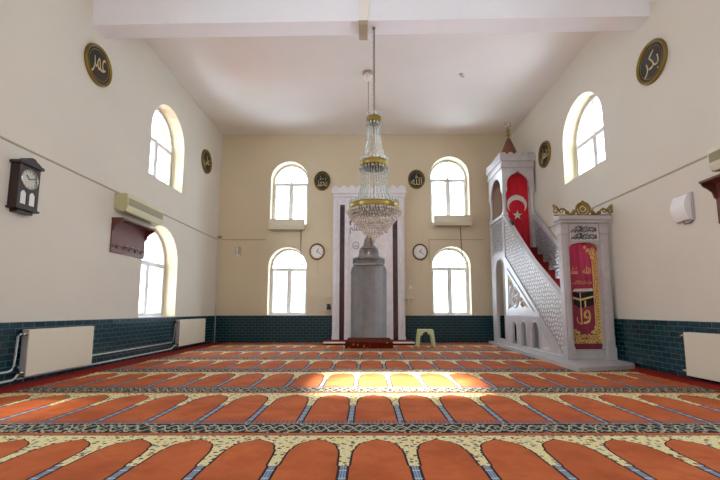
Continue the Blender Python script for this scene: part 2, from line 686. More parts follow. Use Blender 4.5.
# tile dado
def dado(name, fn, u0, u1, cuts, mat):
    mb = MB()
    xs = [u0] + [x for c in cuts for x in c] + [u1]
    for a, b in zip(xs[::2], xs[1::2]):
        fbox(mb, fn, a, b, 0.0, ZT, 0.0, 0.015)
    struct(mb.build(name, mat))


dado('trim_1', on_left, Y0, D, [], M['tile_side'])
dado('trim_2', on_back, -W + 0.015, W - 0.015, [(MC - 1.08, MC + 1.08)], M['tile_back'])
dado('trim_3', on_right, Y0, D, [], M['tile_side'])

# beam across the hall
bv = [(x, y + dy, z) for z in (5.64, ZC) for x, dy in ((-W, 0.10), (W, -0.10)) for y in (6.02, 6.36)]
struct(MB().faces(bv, [(0, 1, 3, 2), (4, 5, 7, 6), (0, 2, 6, 4), (1, 3, 7, 5), (0, 1, 5, 4), (2, 3, 7, 6)]).build('trim_4', M['beam']))

# wall-to-wall carpet
tag(MB().box(-W + 0.015, W - 0.015, Y0, D - 0.015, 0.0, 0.012).build('prayer_carpet', M['carpet']),
    'wall-to-wall orange prayer carpet with rows of arched niches and dark borders', 'carpet')


# ------------------------------------------------------------------ windows
NWIN = 0


def window(fn, u0, u1, v0, v1, round_head=True, deep=0.30, handle=True):
    global NWIN
    NWIN += 1
    shape = arch if round_head else rect
    t = 0.065
    fw0, fw1 = -deep - 0.07, -deep
    inner = shape(u0 + t, u1 - t, v0 + t, v1 - t)
    r = (u1 - u0) / 2
    spring = v1 - r if round_head else v0 + (v1 - v0) * 0.7
    mb = MB()
    mb.mesh(plate_mesh(shape(u0 + 0.004, u1 - 0.004, v0 + 0.004, v1 - 0.004), [inner], fw0, fw1, fn))
    um = (u0 + u1) / 2
    tr = spring - 0.06 if round_head else spring + 0.02
    fbox(mb, fn, u0 + t * 0.6, u1 - t * 0.6, tr - 0.034, tr + 0.034, fw0 + 0.005, fw1 + 0.006)
    o = struct(mb.build('window_%d' % NWIN, M['pvc']))
    m2 = MB()
    fbox(m2, fn, um - 0.04, um + 0.04, v0 + t * 0.6, tr - 0.04, fw0 + 0.003, fw1 + 0.014)
    fbox(m2, fn, um - 0.022, um + 0.022, tr + 0.03, v1 - t * 0.6, fw0 + 0.003, fw1 + 0.008)
    m2.build('mullion', M['pvc'], o)
    # opening sashes
    for a, b in ((u0 + t, um - 0.036), (um + 0.036, u1 - t)):
        m3 = MB().mesh(plate_mesh(rect(a - 0.006, b + 0.006, v0 + t - 0.006, tr - 0.03), [rect(a + 0.034, b - 0.034, v0 + t + 0.034, tr - 0.066)], fw0 + 0.01, fw1 + 0.012, fn))
        m3.build('sash', M['pvc'], o)
    if handle:
        m4 = MB()
        hv = (v0 + tr) / 2
        fbox(m4, fn, um - 0.012, um + 0.012, hv - 0.03, hv + 0.03, fw1 + 0.012, fw1 + 0.03, 0.004)
        fbox(m4, fn, um - 0.010, um + 0.010, hv - 0.11, hv + 0.01, fw1 + 0.03, fw1 + 0.045, 0.004)
        m4.build('handle', M['white'], o)
    MB().mesh(plate_mesh(shape(u0 + 0.03, u1 - 0.03, v0 + 0.03, v1 - 0.03), [], fw0 + 0.028, fw0 + 0.034, fn)).build('pane', M['glass'], o)
    # inside sill
    ms = MB()
    fbox(ms, fn, u0 + 0.003, u1 - 0.003, v0, v0 + 0.025, -deep, 0.0 if v0 > 1 else 0.03)
    ms.build('window_sill', M['pvc'] if v0 < 1 else M['wall'], o)
    return o


for w_ in WIN_BACK:
    window(on_back, *w_)
for w_ in WIN_LEFT:
    window(on_left, *w_)
for w_ in WIN_RIGHT:
    window(on_right, *w_)
for w_ in WIN_FRONT:
    window(on_front, *w_, round_head=False)


def added_sun_window(fn, u0, u1, v0, v1):
    global NWIN
    NWIN += 1
    o = struct(MB().mesh(plate_mesh(rect(u0 + 0.004, u1 - 0.004, v0 + 0.004, v1 - 0.004), [rect(u0 + 0.05, u1 - 0.05, v0 + 0.05, v1 - 0.05)], -0.4, -0.34, fn)).build('window_%d' % NWIN, M['pvc']))
    MB().mesh(plate_mesh(rect(u0 + 0.03, u1 - 0.03, v0 + 0.03, v1 - 0.03), [], -0.375, -0.369, fn)).build('pane', M['glass'], o)


for w_ in SUN_FRONT:
    added_sun_window(on_front, *w_)

mb = MB()
mb.mesh(plate_mesh(rect(-0.895, 0.895, 0.0, 2.495), [rect(-0.82, 0.82, 0.013, 2.42)], -0.32, -0.20, on_front))
dr = struct(mb.build('door_1', M['wood_dark']))
for s_ in (-1, 1):
    a_, b_ = sorted((s_ * 0.004, s_ * 0.818))
    mb = MB()
    fbox(mb, on_front, a_, b_, 0.015, 2.418, -0.29, -0.25)
    for z_ in (0.15, 0.95, 1.75):
        fbox(mb, on_front, a_ + 0.12, b_ - 0.12, z_, z_ + 0.6, -0.252, -0.235, 0.01)
    mb.build('leaf', M['wood_red'], dr)
    mb = MB()
    mb.tube([on_front(s_ * 0.06, 1.02, -0.25), on_front(s_ * 0.06, 1.02, -0.20), on_front(s_ * 0.17, 1.02, -0.20)], 0.011, 8)
    mb.build('handle', M['chrome'], dr)


# house next door, seen through the lower window
t = thing('neighbouring_house', (-9.8, 10.5, -0.6), 'reddish rendered house wall outside the lower window behind the coat rack', 'house')
MB().box(-11.5, -8.2, 7.5, 13.5, -0.6, 2.9).build('wall', M['brick'], t)
hv = [(-11.8, 7.3, 2.9), (-8.0, 7.3, 2.9), (-8.0, 13.7, 2.9), (-11.8, 13.7, 2.9), (-9.9, 7.9, 3.7), (-9.9, 13.1, 3.7)]
MB().faces(hv, [(0, 1, 2, 3), (0, 1, 4), (1, 2, 5, 4), (2, 3, 5), (3, 0, 4, 5)]).build('roof', M['roof'], t)

# ------------------------------------------------------------------ mihrab
def mihrab():
    yf = D - 0.14                                    # face of the surround
    r = thing('mihrab', (MC, D - 0.1, 0.012), 'tall marble prayer niche surround with dark red stone strips in the far wall', 'prayer niche')
    fn = lambda u, v, w: (u, yf - w, v)
    zb = 0.012
    # face plate with the stepped opening
    MB().mesh(plate_mesh(rect(MC - 0.725, MC + 0.725, zb, 4.44), [[(u, max(v, 0.10)) for u, v in NICHE]], -0.139, 0.0, fn)).clean().build('niche_panel', M['marble_lit'], r)
    for s in (-1, 1):
        mb = MB()
        a, b = sorted((MC + s * 0.725, MC + s * 0.87))
        mb.box(a, b, yf - 0.012, D, zb, 4.15)
        mb.build('stone_strip', M['red_stone'], r)
        mb = MB()
        a, b = sorted((MC + s * 0.87, MC + s * 1.075))
        mb.box(a, b, yf - 0.06, D, zb, 4.44, 0.008)
        a, b = sorted((MC + s * 0.945, MC + s * 1.03))
        mb.box(a, b, yf - 0.085, yf - 0.05, 0.25, 4.30, 0.01)
        a, b = sorted((MC + s * 0.875, MC + s * 1.085))
        mb.box(a, b, yf - 0.09, D, zb, 0.20, 0.008)
        mb.build('pilaster', M['marble_lit'], r)
        mb = MB()
        a, b = sorted((MC + s * 0.60, MC + s * 0.722))
        mb.box(a, b, yf - 0.035, yf, zb, 4.3, 0.01)
        a, b = sorted((MC + s * 0.545, MC + s * 0.60))
        mb.box(a, b, yf - 0.02, yf, zb, 2.2, 0.006)
        mb.build('inner_moulding', M['marble_lit'], r)
    # head strip
    MB().box(MC - 0.88, MC + 0.88, yf - 0.03, D, 4.15, 4.44, 0.008).build('head_panel', M['marble_lit'], r)
    mb = MB()
    mb.box(MC - 1.09, MC + 1.09, yf - 0.09, D, 4.38, 4.47, 0.01)
    mb.box(MC - 1.13, MC + 1.13, yf - 0.13, D, 4.47, 4.55, 0.012)
    mb.build('cornice', M['marble_lit'], r)
    # crest of little lobes
    pts = [(MC - 1.13, 4.55), (MC + 1.13, 4.55)]
    n = 9
    top = []
    for k in range(n):
        c0 = MC + 1.13 - 2.26 * (k + 0.5) / n
        hw = 1.13 / n
        top += [(c0 + hw * 0.98, 4.66), (c0 + hw * 0.75, 4.665), (c0 + hw * 0.7, 4.70), (c0 + hw * 0.35, 4.725), (c0, 4.755), (c0 - hw * 0.35, 4.725), (c0 - hw * 0.7, 4.70), (c0 - hw * 0.75, 4.665), (c0 - hw * 0.98, 4.66)]
    MB().mesh(plate_mesh(pts + top, [], -0.12, 0.09, fn)).clean().build('crest', M['marble_lit'], r)
    # the recess: five facets of polished grey marble
    prof = [(-0.53, 0.0), (-0.44, 0.24), (-0.19, 0.40), (0.19, 0.40), (0.44, 0.24), (0.53, 0.0)]
    vs, fs = [], []
    for x, dpt in prof:
        vs += [(MC + x, yf - 0.0 + 0.02 + dpt, 0.012), (MC + x, yf + 0.02 + dpt, 2.3)]
    for k in range(5):
        fs.append((2 * k, 2 * k + 2, 2 * k + 3, 2 * k + 1))
    # shell thickness behind
    vs2 = [(x * 1.0, y + 0.04, z) for x, y, z in vs]
    off = len(vs)
    fs2 = [tuple(off + i for i in f[::-1]) for f in fs]
    mb = MB().faces(vs + vs2, fs + fs2)
    mb.build('niche_shaft', M['marble_grey'], r, recalc=False)
    # hood: shelves of a half octagon, each smaller than the one below
    mb = MB()

    def half(rx, dpt, z0, z1, cap=0.0):
        ring = [(-1, 0), (-0.85, 0.55), (-0.4, 1.0), (0.4, 1.0), (0.85, 0.55), (1, 0)]
        a = [(MC + x * rx, yf + 0.05 + y * dpt, z0) for x, y in ring]
        b = [(MC + x * (rx - cap), yf + 0.05 + y * max(dpt - cap, 0.02), z1) for x, y in ring]
        f = [(k, k + 1, k + 7, k + 6) for k in range(5)]
        mb.faces(a + b, f)
    half(0.55, 0.39, 2.20, 2.34, -0.0)
    half(0.50, 0.37, 2.34, 2.52, 0.03)
    half(0.34, 0.30, 2.52, 2.60, 0.04)
    half(0.31, 0.28, 2.60, 2.84, 0.02)
    half(0.18, 0.18, 2.84, 2.92, 0.03)
    half(0.16, 0.16, 2.92, 3.32, 0.13)
    # ledges closing one tier to the next
    def ledge(rx0, d0, rx1, d1, z):
        ring = [(-1, 0), (-0.85, 0.55), (-0.4, 1.0), (0.4, 1.0), (0.85, 0.55), (1, 0)]
        a = [(MC + x * rx0, yf + 0.05 + y * d0, z) for x, y in ring]
        b = [(MC + x * rx1, yf + 0.05 + y * d1, z) for x, y in ring]
        mb.faces(a + b, [(k, k + 1, k + 7, k + 6) for k in range(5)])
    ledge(0.56, 0.42, 0.47, 0.34, 2.34)
    ledge(0.5, 0.37, 0.30, 0.26, 2.52)
    ledge(0.32, 0.30, 0.16, 0.16, 2.84)
    mb.build('niche_hood', M['marble_grey'], r, recalc=False)
    # raised rim round the hood and a little boss
    mb = MB()
    half_rim = [(0.53, 2.06), (0.505, 2.20), (0.44, 2.30), (0.47, 2.36), (0.47, 2.50), (0.30, 2.56), (0.26, 2.80), (0.15, 2.90), (0.12, 3.06), (0.0, 3.30)]
    rim = [(MC + x, yf - 0.004, z) for x, z in half_rim] + [(MC - x, yf - 0.004, z) for x, z in half_rim[-2::-1]]
    mb.tube(rim, 0.016, 6)
    mb.tube([(MC - 0.45, yf - 0.01, 2.33), (MC + 0.45, yf - 0.01, 2.33)], 0.026, 8)
    mb.build('niche_rim', M['marble_grey'], r)
    MB().lathe([(0, 0), (0.03, 0.01), (0.035, 0.05), (0.02, 0.10), (0, 0.12)], (MC, yf + 0.1, 2.62), 12).build('boss', M['marble_lit'], r)
    # black lettering across the head and two small roundels
    MB().mesh(text_mesh('\ufdfd', fn, 1.16, 0.46, 0.006, (MC, 3.74), 0.012)).build('inscription', M['ink'], r)
    MB().mesh(text_mesh('\ufee2\ufee0\ufecb\ufe8d', fn, 0.30, 0.30, 0.006, (MC - 0.42, 3.40))).build('inscription', M['ink'], r)
    MB().mesh(text_mesh('\ufdf4', fn, 0.30, 0.26, 0.006, (MC + 0.42, 3.40))).build('inscription', M['ink'], r)
    for s, ch in ((-1, '\ufdf4'), (1, '\ufdf2')):
        mb = MB()
        cx_ = MC + s * 0.385
        mb.tube([(cx_ + 0.095 * cos(2 * pi * k / 24), yf - 0.002, 2.90 + 0.105 * sin(2 * pi * k / 24)) for k in range(24)], 0.008, 6, True)
        ro = mb.build('roundel', M['ink'] if s < 0 else M['marble_relief'], r)
        MB().mesh(text_mesh(ch, fn, 0.12, 0.10, 0.006, (cx_, 2.90))).build('lettering', M['ink'] if s < 0 else M['marble_relief'], ro)
    return r


mihrab()

# platform rug and steps before the niche
t = thing('mihrab_platform', (MC, 10.6, 0.012), 'low platform covered by a dark red flowered rug before the prayer niche', 'platform')
mb = MB().box(MC - 0.60, MC + 0.60, 10.12, 11.76, 0.012, 0.17, 0.02)
mb.build('rug_cover', M['rug'], t)
for s, lab in ((-1, 'low red carpeted step with white edge beside the niche, under the black radio'), (1, 'low red carpeted step with white edge beside the green stool')):
    a, b = sorted((MC + s * 0.62, MC + s * 1.24))
    t = thing('carpeted_step', ((a + b) / 2, 11.3, 0.012), lab, 'step', 'carpeted steps by the prayer niche')
    MB().box(a, b, 11.02, 11.82, 0.012, 0.105).build('tread', M['red_carpet'], t)
    MB().box(a, b, 10.995, 11.02, 0.065, 0.107).build('edge_strip', M['white'], t)


# ------------------------------------------------------------------ minbar (pulpit)
def clip(poly, a, b, c):
    """keep the part of a polygon where a*u + b*v <= c"""
    out = []
    for i in range(len(poly)):
        p, q = poly[i], poly[(i + 1) % len(poly)]
        dp, dq = a * p[0] + b * p[1] - c, a * q[0] + b * q[1] - c
        if dp <= 0:
            out.append(p)
        if dp * dq < 0:
            f = dp / (dp - dq)
            out.append((p[0] + (q[0] - p[0]) * f, p[1] + (q[1] - p[1]) * f))
    return out


def lattice_holes(lo, hi, u0, u1, pitch, web, margin, seed=3):
    """pebble-like openings between the curves lo(u) and hi(u), u0..u1"""
    rnd = random.Random(seed)
    pts = []
    vmin = min(lo(u0), lo(u1)) - pitch
    vmax = max(hi(u0), hi(u1)) + pitch
    row, v = 0, vmin
    while v < vmax:
        u = u0 - pitch + (pitch / 2 if row % 2 else 0)
        while u < u1 + pitch:
            pts.append((u + rnd.uniform(-0.27, 0.27) * pitch, v + rnd.uniform(-0.27, 0.27) * pitch))
            u += pitch
        v += pitch * 0.87
        row += 1
    out = []
    for p in pts:
        if not (u0 < p[0] < u1 and lo(p[0]) < p[1] < hi(p[0])):
            continue
        R_ = pitch * 1.3
        poly = [(p[0] - R_, p[1] - R_), (p[0] + R_, p[1] - R_), (p[0] + R_, p[1] + R_), (p[0] - R_, p[1] + R_)]
        for q in pts:
            du, dv = q[0] - p[0], q[1] - p[1]
            d = hypot(du, dv)
            if q is p or d > 2.6 * pitch:
                continue
            n_ = (du / d, dv / d)
            poly = clip(poly, n_[0], n_[1], n_[0] * p[0] + n_[1] * p[1] + d / 2 - web / 2)
        e = 0.02
        for f, sg in ((hi, 1), (lo, -1)):
            k = (f(p[0] + e) - f(p[0] - e)) / (2 * e)
            L = hypot(1, k)
            nu, nv = -k / L * sg, 1 / L * sg
            poly = clip(poly, nu, nv, nu * p[0] + nv * f(p[0]) - margin)
        poly = clip(poly, 1, 0, u1 - margin)
        poly = clip(poly, -1, 0, -(u0 + margin))
        if len(poly) < 3:
            continue
        ar = abs(sum(poly[i][0] * poly[(i + 1) % len(poly)][1] - poly[(i + 1) % len(poly)][0] * poly[i][1] for i in range(len(poly)))) / 2
        if ar < (pitch * 0.3) ** 2:
            continue
        # soften the corners
        soft = []
        for i in range(len(poly)):
            w_, z_, x_ = poly[i - 1], poly[i], poly[(i + 1) % len(poly)]
            soft.append((z_[0] * 0.7 + w_[0] * 0.3, z_[1] * 0.7 + w_[1] * 0.3))
            soft.append((z_[0] * 0.7 + x_[0] * 0.3, z_[1] * 0.7 + x_[1] * 0.3))
        out.append(soft)
    return out


def spiral(c, r0, turns, n=18, a0=0.0, sgn=1):
    return [(c[0] + r0 * (1 - 0.8 * k / n) * cos(a0 + sgn * turns * 2 * pi * k / n), c[1] + r0 * (1 - 0.8 * k / n) * sin(a0 + sgn * turns * 2 * pi * k / n)) for k in range(n + 1)]


XA, XB = 3.63, 4.49          # outer faces of the two sides
YG0, YG1 = 7.28, 7.43        # gate
YT0, YT1 = 10.42, 11.60      # kiosk
ZS = 0.075                   # top of base slab


def minbar():
    r = thing('minbar', (4.06, 9.5, 0.012), 'white marble pulpit with pierced railings, spire and gilded gate by the wall', 'pulpit')
    side = lambda x: (lambda u, v, w: (x + w, u, v))
    # base slab that widens towards its front corner
    MB().mesh(plate_mesh([(3.24, 6.28), (4.34, 6.62), (4.49, 6.9), (4.50, 11.75), (3.52, 11.75)], [], 0.012, ZS, lambda u, v, w: (u, v, w))).clean().build('base_slab', M['marble'], r)
    # stairs
    n = 10
    z1 = 2.56
    mb, mc = MB(), MB()
    ys = [YG1 + 0.12 + (YT0 + 0.1 - YG1 - 0.12) * k / n for k in range(n + 1)]
    zs = [0.30 + (z1 - 0.30) * (k + 1) / n for k in range(n)]
    for k in range(n):
        mb.box(XA + 0.08, XB - 0.08, ys[k], ys[k + 1], zs[k] - 0.06, zs[k])
        mc.box(XA + 0.09, XB - 0.09, ys[k] - 0.012, ys[k + 1], zs[k], zs[k] + 0.012)
        mc.box(XA + 0.09, XB - 0.09, ys[k] - 0.012, ys[k], zs[k] - (z1 - 0.30) / n, zs[k] + 0.012)
    st = mb.build('stair_flight', M['marble'], r)
    mc.build('stair_runner', M['red_carpet'], st)
    MB().box(XA + 0.08, XB - 0.08, YT0 + 0.1, YT1, z1 - 0.12, z1).build('kiosk_floor', M['marble'], r)
    # --- two side walls: plate below the railing, with arches
    def rail_top(y):
        q = [(7.0, 0.90), (7.53, 1.24), (8.70, 2.03), (9.6, 2.78), (10.1, 3.22), (10.6, 3.60)]
        for (a, za), (b, zb_) in zip(q, q[1:]):
            if y <= b:
                return za + (zb_ - za) * (y - a) / (b - a)
        return 3.6

    def rail_low(y):
        return max(ZS + 0.03, 0.15 + 0.765 * (y - 7.57))
    for x, inner in ((XA, 1), (XB, -1)):
        w0, w1 = (0.0, 0.055) if inner > 0 else (-0.055, 0.0)
        # lower wall, triangular
        outline = [(YG1, ZS), (YT0, ZS), (YT0, rail_low(YT0)), (7.57, 0.15), (YG1, rail_low(YG1))]
        holes = []
        if inner > 0:
            holes = [arch(9.80, 10.10, 0.14, 0.68, 8), arch(9.20, 9.51, 0.14, 0.69, 8), arch(8.55, 8.89, 0.14, 0.70, 8)]
        if inner > 0:
            MB().mesh(plate_mesh(outline, holes, w0, w1, side(x))).clean().build('side_wall', M['marble'], r)
        # pierced railing, a leaning parallelogram
        ytop = [YT0, 10.1, 9.6, 8.7, 7.53, YG1]
        para = [(YG1, rail_low(YG1)), (7.57, 0.15), (YT0, rail_low(YT0))] + [(y, rail_top(y)) for y in ytop]
        hl = lattice_holes(rail_low, lambda u: rail_top(u) - 0.05, YG1, YT0, 0.098, 0.026, 0.045, seed=5 if inner > 0 else 9)
        MB().mesh(plate_mesh(para, hl, w0 + 0.012, w1 - 0.012, side(x))).clean().build('pierced_railing', M['lattice'], r)
        # handrail and lower moulding
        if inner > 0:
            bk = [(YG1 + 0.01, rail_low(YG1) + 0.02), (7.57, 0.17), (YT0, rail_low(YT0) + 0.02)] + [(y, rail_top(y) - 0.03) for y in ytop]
            MB().mesh(plate_mesh(bk, [], w0 + 0.0155, w0 + 0.0195, side(x))).clean().build('backlight_sheet', M['backlight'], r)  # added white sheet, stands in for light behind the pierced holes
        yr = [YG1, 7.53, 8.7, 9.6, 10.1, YT0]
        mb = MB()
        mb.mesh(plate_mesh([(y, rail_top(y) - 0.055) for y in yr] + [(y, rail_top(y) + 0.03) for y in yr[::-1]], [], w0 - 0.025, w1 + 0.025, side(x)))
        mb.clean().build('handrail', M['marble'], r)
        mb = MB()
        a, b = (7.57, 0.15), (YT0, rail_low(YT0))
        mb.mesh(plate_mesh([(a[0], a[1] - 0.02), (b[0], b[1] - 0.03), (b[0], b[1] + 0.04), (a[0], a[1] + 0.04)], [], w0 - 0.012, w1 + 0.012, side(x)))
        mb.clean().build('moulding', M['marble'], r)
    # back sheets inside the three little arches
    MB().box(XA + 0.40, XA + 0.43, 8.5, 10.3, ZS, 0.72).build('arch_backing', M['marble'], r)
    # small arch frames
    for c0, c1, zt in ((9.80, 10.10, 0.68), (9.20, 9.51, 0.69), (8.55, 8.89, 0.70)):
        mb = MB()
        pts = arch(c0 - 0.015, c1 + 0.015, 0.14, zt + 0.015, 10)
        pts = [pts[0]] + pts[-1:1:-1] + [pts[1]]
        mb.tube([(XA - 0.004, u, v) for u, v in pts], 0.014, 6)
        mb.build('arch_moulding', M['marble_relief'], r)
    # string course over the arches, plinth
    mb = MB()
    mb.box(XA - 0.02, XA + 0.01, 8.45, YT0, 0.80, 0.86, 0.006)
    mb.box(XA - 0.03, XA + 0.01, YG1, YT0, ZS, 0.12, 0.006)
    mb.build('string_course', M['marble'], r)
    # carved triangle with a medallion
    tri = [(10.28, 2.02), (10.34, 0.93), (8.74, 0.93)]
    inn = [(10.22, 1.88), (10.27, 0.99), (8.96, 0.99)]
    MB().mesh(plate_mesh(tri, [inn], -0.02, 0.01, lambda u, v, w: (XA + w, u, v))).clean().build('carved_frame', M['marble'], r)
    mb = MB()
    cy, cz = 9.86, 1.31
    for rad in (0.29, 0.22):
        mb.tube([(XA - 0.004, cy + rad * cos(2 * pi * k / 28), cz + rad * sin(2 * pi * k / 28)) for k in range(28)], 0.016, 6, True)
    for k in range(8):
        a = 2 * pi * k / 8
        mb.tube([(XA - 0.004, cy + 0.04 * cos(a), cz + 0.04 * sin(a)), (XA - 0.01, cy + 0.12 * cos(a + 0.2), cz + 0.12 * sin(a + 0.2)), (XA - 0.004, cy + 0.19 * cos(a), cz + 0.19 * sin(a))], [0.01, 0.03, 0.008], 6)
    mb.build('carved_medallion', M['marble_relief'], r)
    for grp in ((((10.14, 1.70), 0.10, 0, 1), ((10.04, 1.62), 0.08, 2, -1), ((10.18, 1.62), 0.06, 1, 1), ((10.20, 1.80), 0.05, 3, -1)),
                (((9.40, 1.08), 0.08, 0, 1), ((9.27, 1.10), 0.07, 2, -1), ((9.13, 1.06), 0.055, 1, 1), ((9.48, 1.20), 0.06, 1, 1), ((9.35, 1.22), 0.045, 3, -1)),
                (((10.18, 1.06), 0.06, 0, 1), ((10.13, 1.09), 0.05, 2, -1))):
        mb = MB()
        for c, rr, a0, sg in grp:
            mb.tube([(XA - 0.004, u, v) for u, v in spiral(c, rr, 1.3, 16, a0, sg)], 0.013, 5)
        mb.build('gilded_scrollwork', M['gold_pale'], r)
    # small pierced triangle near the gate
    MB().mesh(plate_mesh([(8.02, 0.16), (8.34, 0.16), (8.34, 0.48)], lattice_holes(lambda u: 0.17, lambda u: 0.17 + max(0, u - 8.02), 8.03, 8.34, 0.07, 0.02, 0.014), -0.014, -0.001, lambda u, v, w: (XA + w, u, v))).build('carved_triangle', M['marble_relief'], r)

    # --- kiosk
    zr = 3.32
    # lower body, left and right sheets with tall arched passage; back sheet
    for x, inner in ((XA, 1), (XB, -1)):
        w0, w1 = (0.0, 0.055) if inner > 0 else (-0.055, 0.0)
        MB().mesh(plate_mesh(rect(YT0, YT1, ZS, 2.50), [arch(10.60, 11.18, 0.20, 2.34, 12)], w0, w1, side(x))).clean().build('kiosk_wall', M['marble'], r)
        if inner > 0:
            mb = MB()
            pts = arch(10.57, 11.21, 0.20, 2.37, 14)
            pts = [pts[0]] + pts[-1:1:-1] + [pts[1]]
            mb.tube([(x - 0.004, u, v) for u, v in pts], 0.022, 6)
            mb.build('arch_moulding', M['marble_relief'], r)
        pan = rect(YT0 + 0.1, YT1 - 0.1, 2.50, 3.42)
        MB().mesh(plate_mesh(pan, lattice_holes(lambda u: 2.50, lambda u: 3.42, YT0 + 0.1, YT1 - 0.1, 0.095, 0.026, 0.06, seed=4), w0 + 0.012, w1 - 0.012, side(x))).clean().build('pierced_panel', M['lattice'], r)
        MB().box(x - 0.03 if inner > 0 else x - 0.11, x + 0.11 if inner > 0 else x + 0.03 - 0.03, YT0 + 0.05, YT1, 3.42, 3.50, 0.008).build('handrail', M['marble'], r)
        # arched screen above
        MB().mesh(plate_mesh([(YT0, 4.80), (YT0, 4.12), (YT0 + 0.14, 4.12)] + [(11.01 - 0.45 * cos(pi * k / 12), 4.12 + 0.50 * sin(pi * k / 12)) for k in range(1, 12)] + [(YT1 - 0.14, 4.12), (YT1, 4.12), (YT1, 4.80)], [], w0 + 0.005, w1 - 0.005, side(x))).clean().build('arch_screen', M['marble'], r)
    # posts
    for x0, x1 in ((XA, XA + 0.12), (XB - 0.12, XB)):
        for y0, y1 in ((YT0, YT0 + 0.13), (YT1 - 0.13, YT1)):
            mb = MB()
            mb.box(x0 - 0.008, x1 + 0.008, y0 - 0.008, y1 + 0.008, 2.36, 3.55, 0.006)
            cx_, cy_ = (x0 + x1) / 2, (y0 + y1) / 2
            mb.lathe([(0.062, 3.55), (0.068, 3.60), (0.05, 3.64), (0.05, 4.06), (0.058, 4.09), (0.07, 4.16)], (cx_, cy_, 0), 14)
            mb.box(x0 - 0.005, x1 + 0.005, y0 - 0.005, y1 + 0.005, 4.16, 4.24, 0.006)
            mb.build('column', M['marble'], r)
    # front and back arch sheets
    for y0, y1 in ((YT0 + 0.005, YT0 + 0.085), (YT1 - 0.085, YT1 - 0.005)):
        oc = [(XA + 0.001, 4.80), (XA + 0.001, 4.12), (XA + 0.12, 4.12), (XA + 0.12, 4.26)]
        oc += [(4.06 - 0.31 * cos(pi * k / 14), 4.26 + 0.38 * sin(pi * k / 14) ** 0.9 + (0.05 if k == 7 else 0)) for k in range(1, 14)]
        oc += [(XB - 0.12, 4.26), (XB - 0.12, 4.12), (XB - 0.001, 4.12), (XB - 0.001, 4.80)]
        MB().mesh(plate_mesh(oc, [], 0, y1 - y0, lambda u, v, w, y0=y0: (u, y0 + w, v))).clean().build('arch_screen', M['marble'], r)
    # entablature, crest of lobes
    mb = MB()
    mb.box(XA - 0.03, XB + 0.03, YT0 - 0.03, YT1 + 0.03, 4.78, 4.84, 0.01)
    mb.box(XA - 0.01, XB + 0.01, YT0 - 0.01, YT1 + 0.01, 4.84, 4.96, 0.006)
    mb.box(XA - 0.05, XB + 0.05, YT0 - 0.05, YT1 + 0.04, 4.96, 5.02, 0.01)
    mb.build('entablature', M['marble'], r)

    def lobes(u0, u1, nn, z0, z1):
        top = []
        for k in range(nn):
            c0 = u1 - (u1 - u0) * (k + 0.5) / nn
            hw = (u1 - u0) / nn / 2
            for q in range(7):
                a = pi * q / 6
                top.append((c0 + hw * 0.96 * cos(a), z0 + (z1 - z0) * (0.45 + 0.55 * sin(a))))
        return [(u0, z0), (u1, z0)] + top
    mb = MB()
    mb.mesh(plate_mesh(lobes(XA - 0.05, XB + 0.05, 5, 5.02, 5.20), [], 0, 0.07, lambda u, v, w: (u, YT0 - 0.05 + w, v)))
    mb.mesh(plate_mesh(lobes(XA - 0.05, XB + 0.05, 5, 5.02, 5.20), [], 0, 0.07, lambda u, v, w: (u, YT1 - 0.04 + w, v)))
    mb.mesh(plate_mesh(lobes(YT0 - 0.05, YT1 + 0.03, 7, 5.02, 5.20), [], 0, 0.07, lambda u, v, w: (XA - 0.05 + w, u, v)))
    mb.mesh(plate_mesh(lobes(YT0 - 0.05, YT1 + 0.03, 7, 5.02, 5.20), [], 0, 0.07, lambda u, v, w: (XB - 0.02 + w, u, v)))
    mb.clean().build('crest', M['marble'], r)
    # spire and finial
    cx_, cy_ = 4.06, 11.0
    MB().lathe([(0.0, 5.01), (0.34, 5.02), (0.33, 5.08), (0.19, 5.50), (0.05, 5.84), (0.0, 5.86)], (cx_, cy_, 0), 8, smooth=False).build('spire', M['cone'], r)
    fi = MB().lathe([(0.02, 5.84), (0.025, 5.90), (0.06, 5.96), (0.03, 6.01), (0.028, 6.04), (0.055, 6.09), (0.028, 6.14), (0.02, 6.17), (0.0, 6.20)], (cx_, cy_, 0), 14).build('finial', M['gold_dull'], r)
    cre = [(0.085 * sin(a), 6.275 - 0.085 * cos(a)) for a in [radians(-155 + 310 * k / 20) for k in range(21)]]
    MB().tube([(cx_ + u, cy_, v) for u, v in cre], [0.006 + 0.012 * sin(pi * k / 20) for k in range(21)], 8).build('crescent', M['chrome'], fi)

    # --- gate
    zb = ZS
    for x0, x1 in ((3.59, 3.72), (4.305, 4.455)):
        mb = MB()
        mb.box(x0, x1, YG0, YG1, zb, 2.57, 0.008)
        mb.box(x0 + 0.03, x1 - 0.03, YG0 - 0.018, YG0 + 0.02, 0.42, 2.30, 0.01)
        mb.box(x0 - 0.015, x1 + 0.005, YG0 - 0.025, YG1, zb, 0.30, 0.01)
        mb.box(x0 - 0.01, x1 + 0.005, YG0 - 0.022, YG1, 2.36, 2.44, 0.01)
        mb.build('gate_post', M['marble'], r)
    mb = MB()
    mb.box(3.72, 4.305, YG0 + 0.02, YG1 - 0.02, zb, 0.25, 0.006)
    mb.build('gate_threshold', M['marble'], r)
    # head with arched underside
    hd = [(3.72, 2.57), (3.72, 2.08)] + [(4.0125 - 0.2925 * cos(pi * k / 12), 2.08 + 0.13 * sin(pi * k / 12)) for k in range(1, 12)] + [(4.305, 2.08), (4.305, 2.57)]
    MB().mesh(plate_mesh(hd, [], 0.03, 0.13, lambda u, v, w: (u, YG0 + w, v))).clean().build('gate_lintel', M['marble'], r)
    fg = lambda u, v, w: (u, YG0 + 0.03 - w, v)
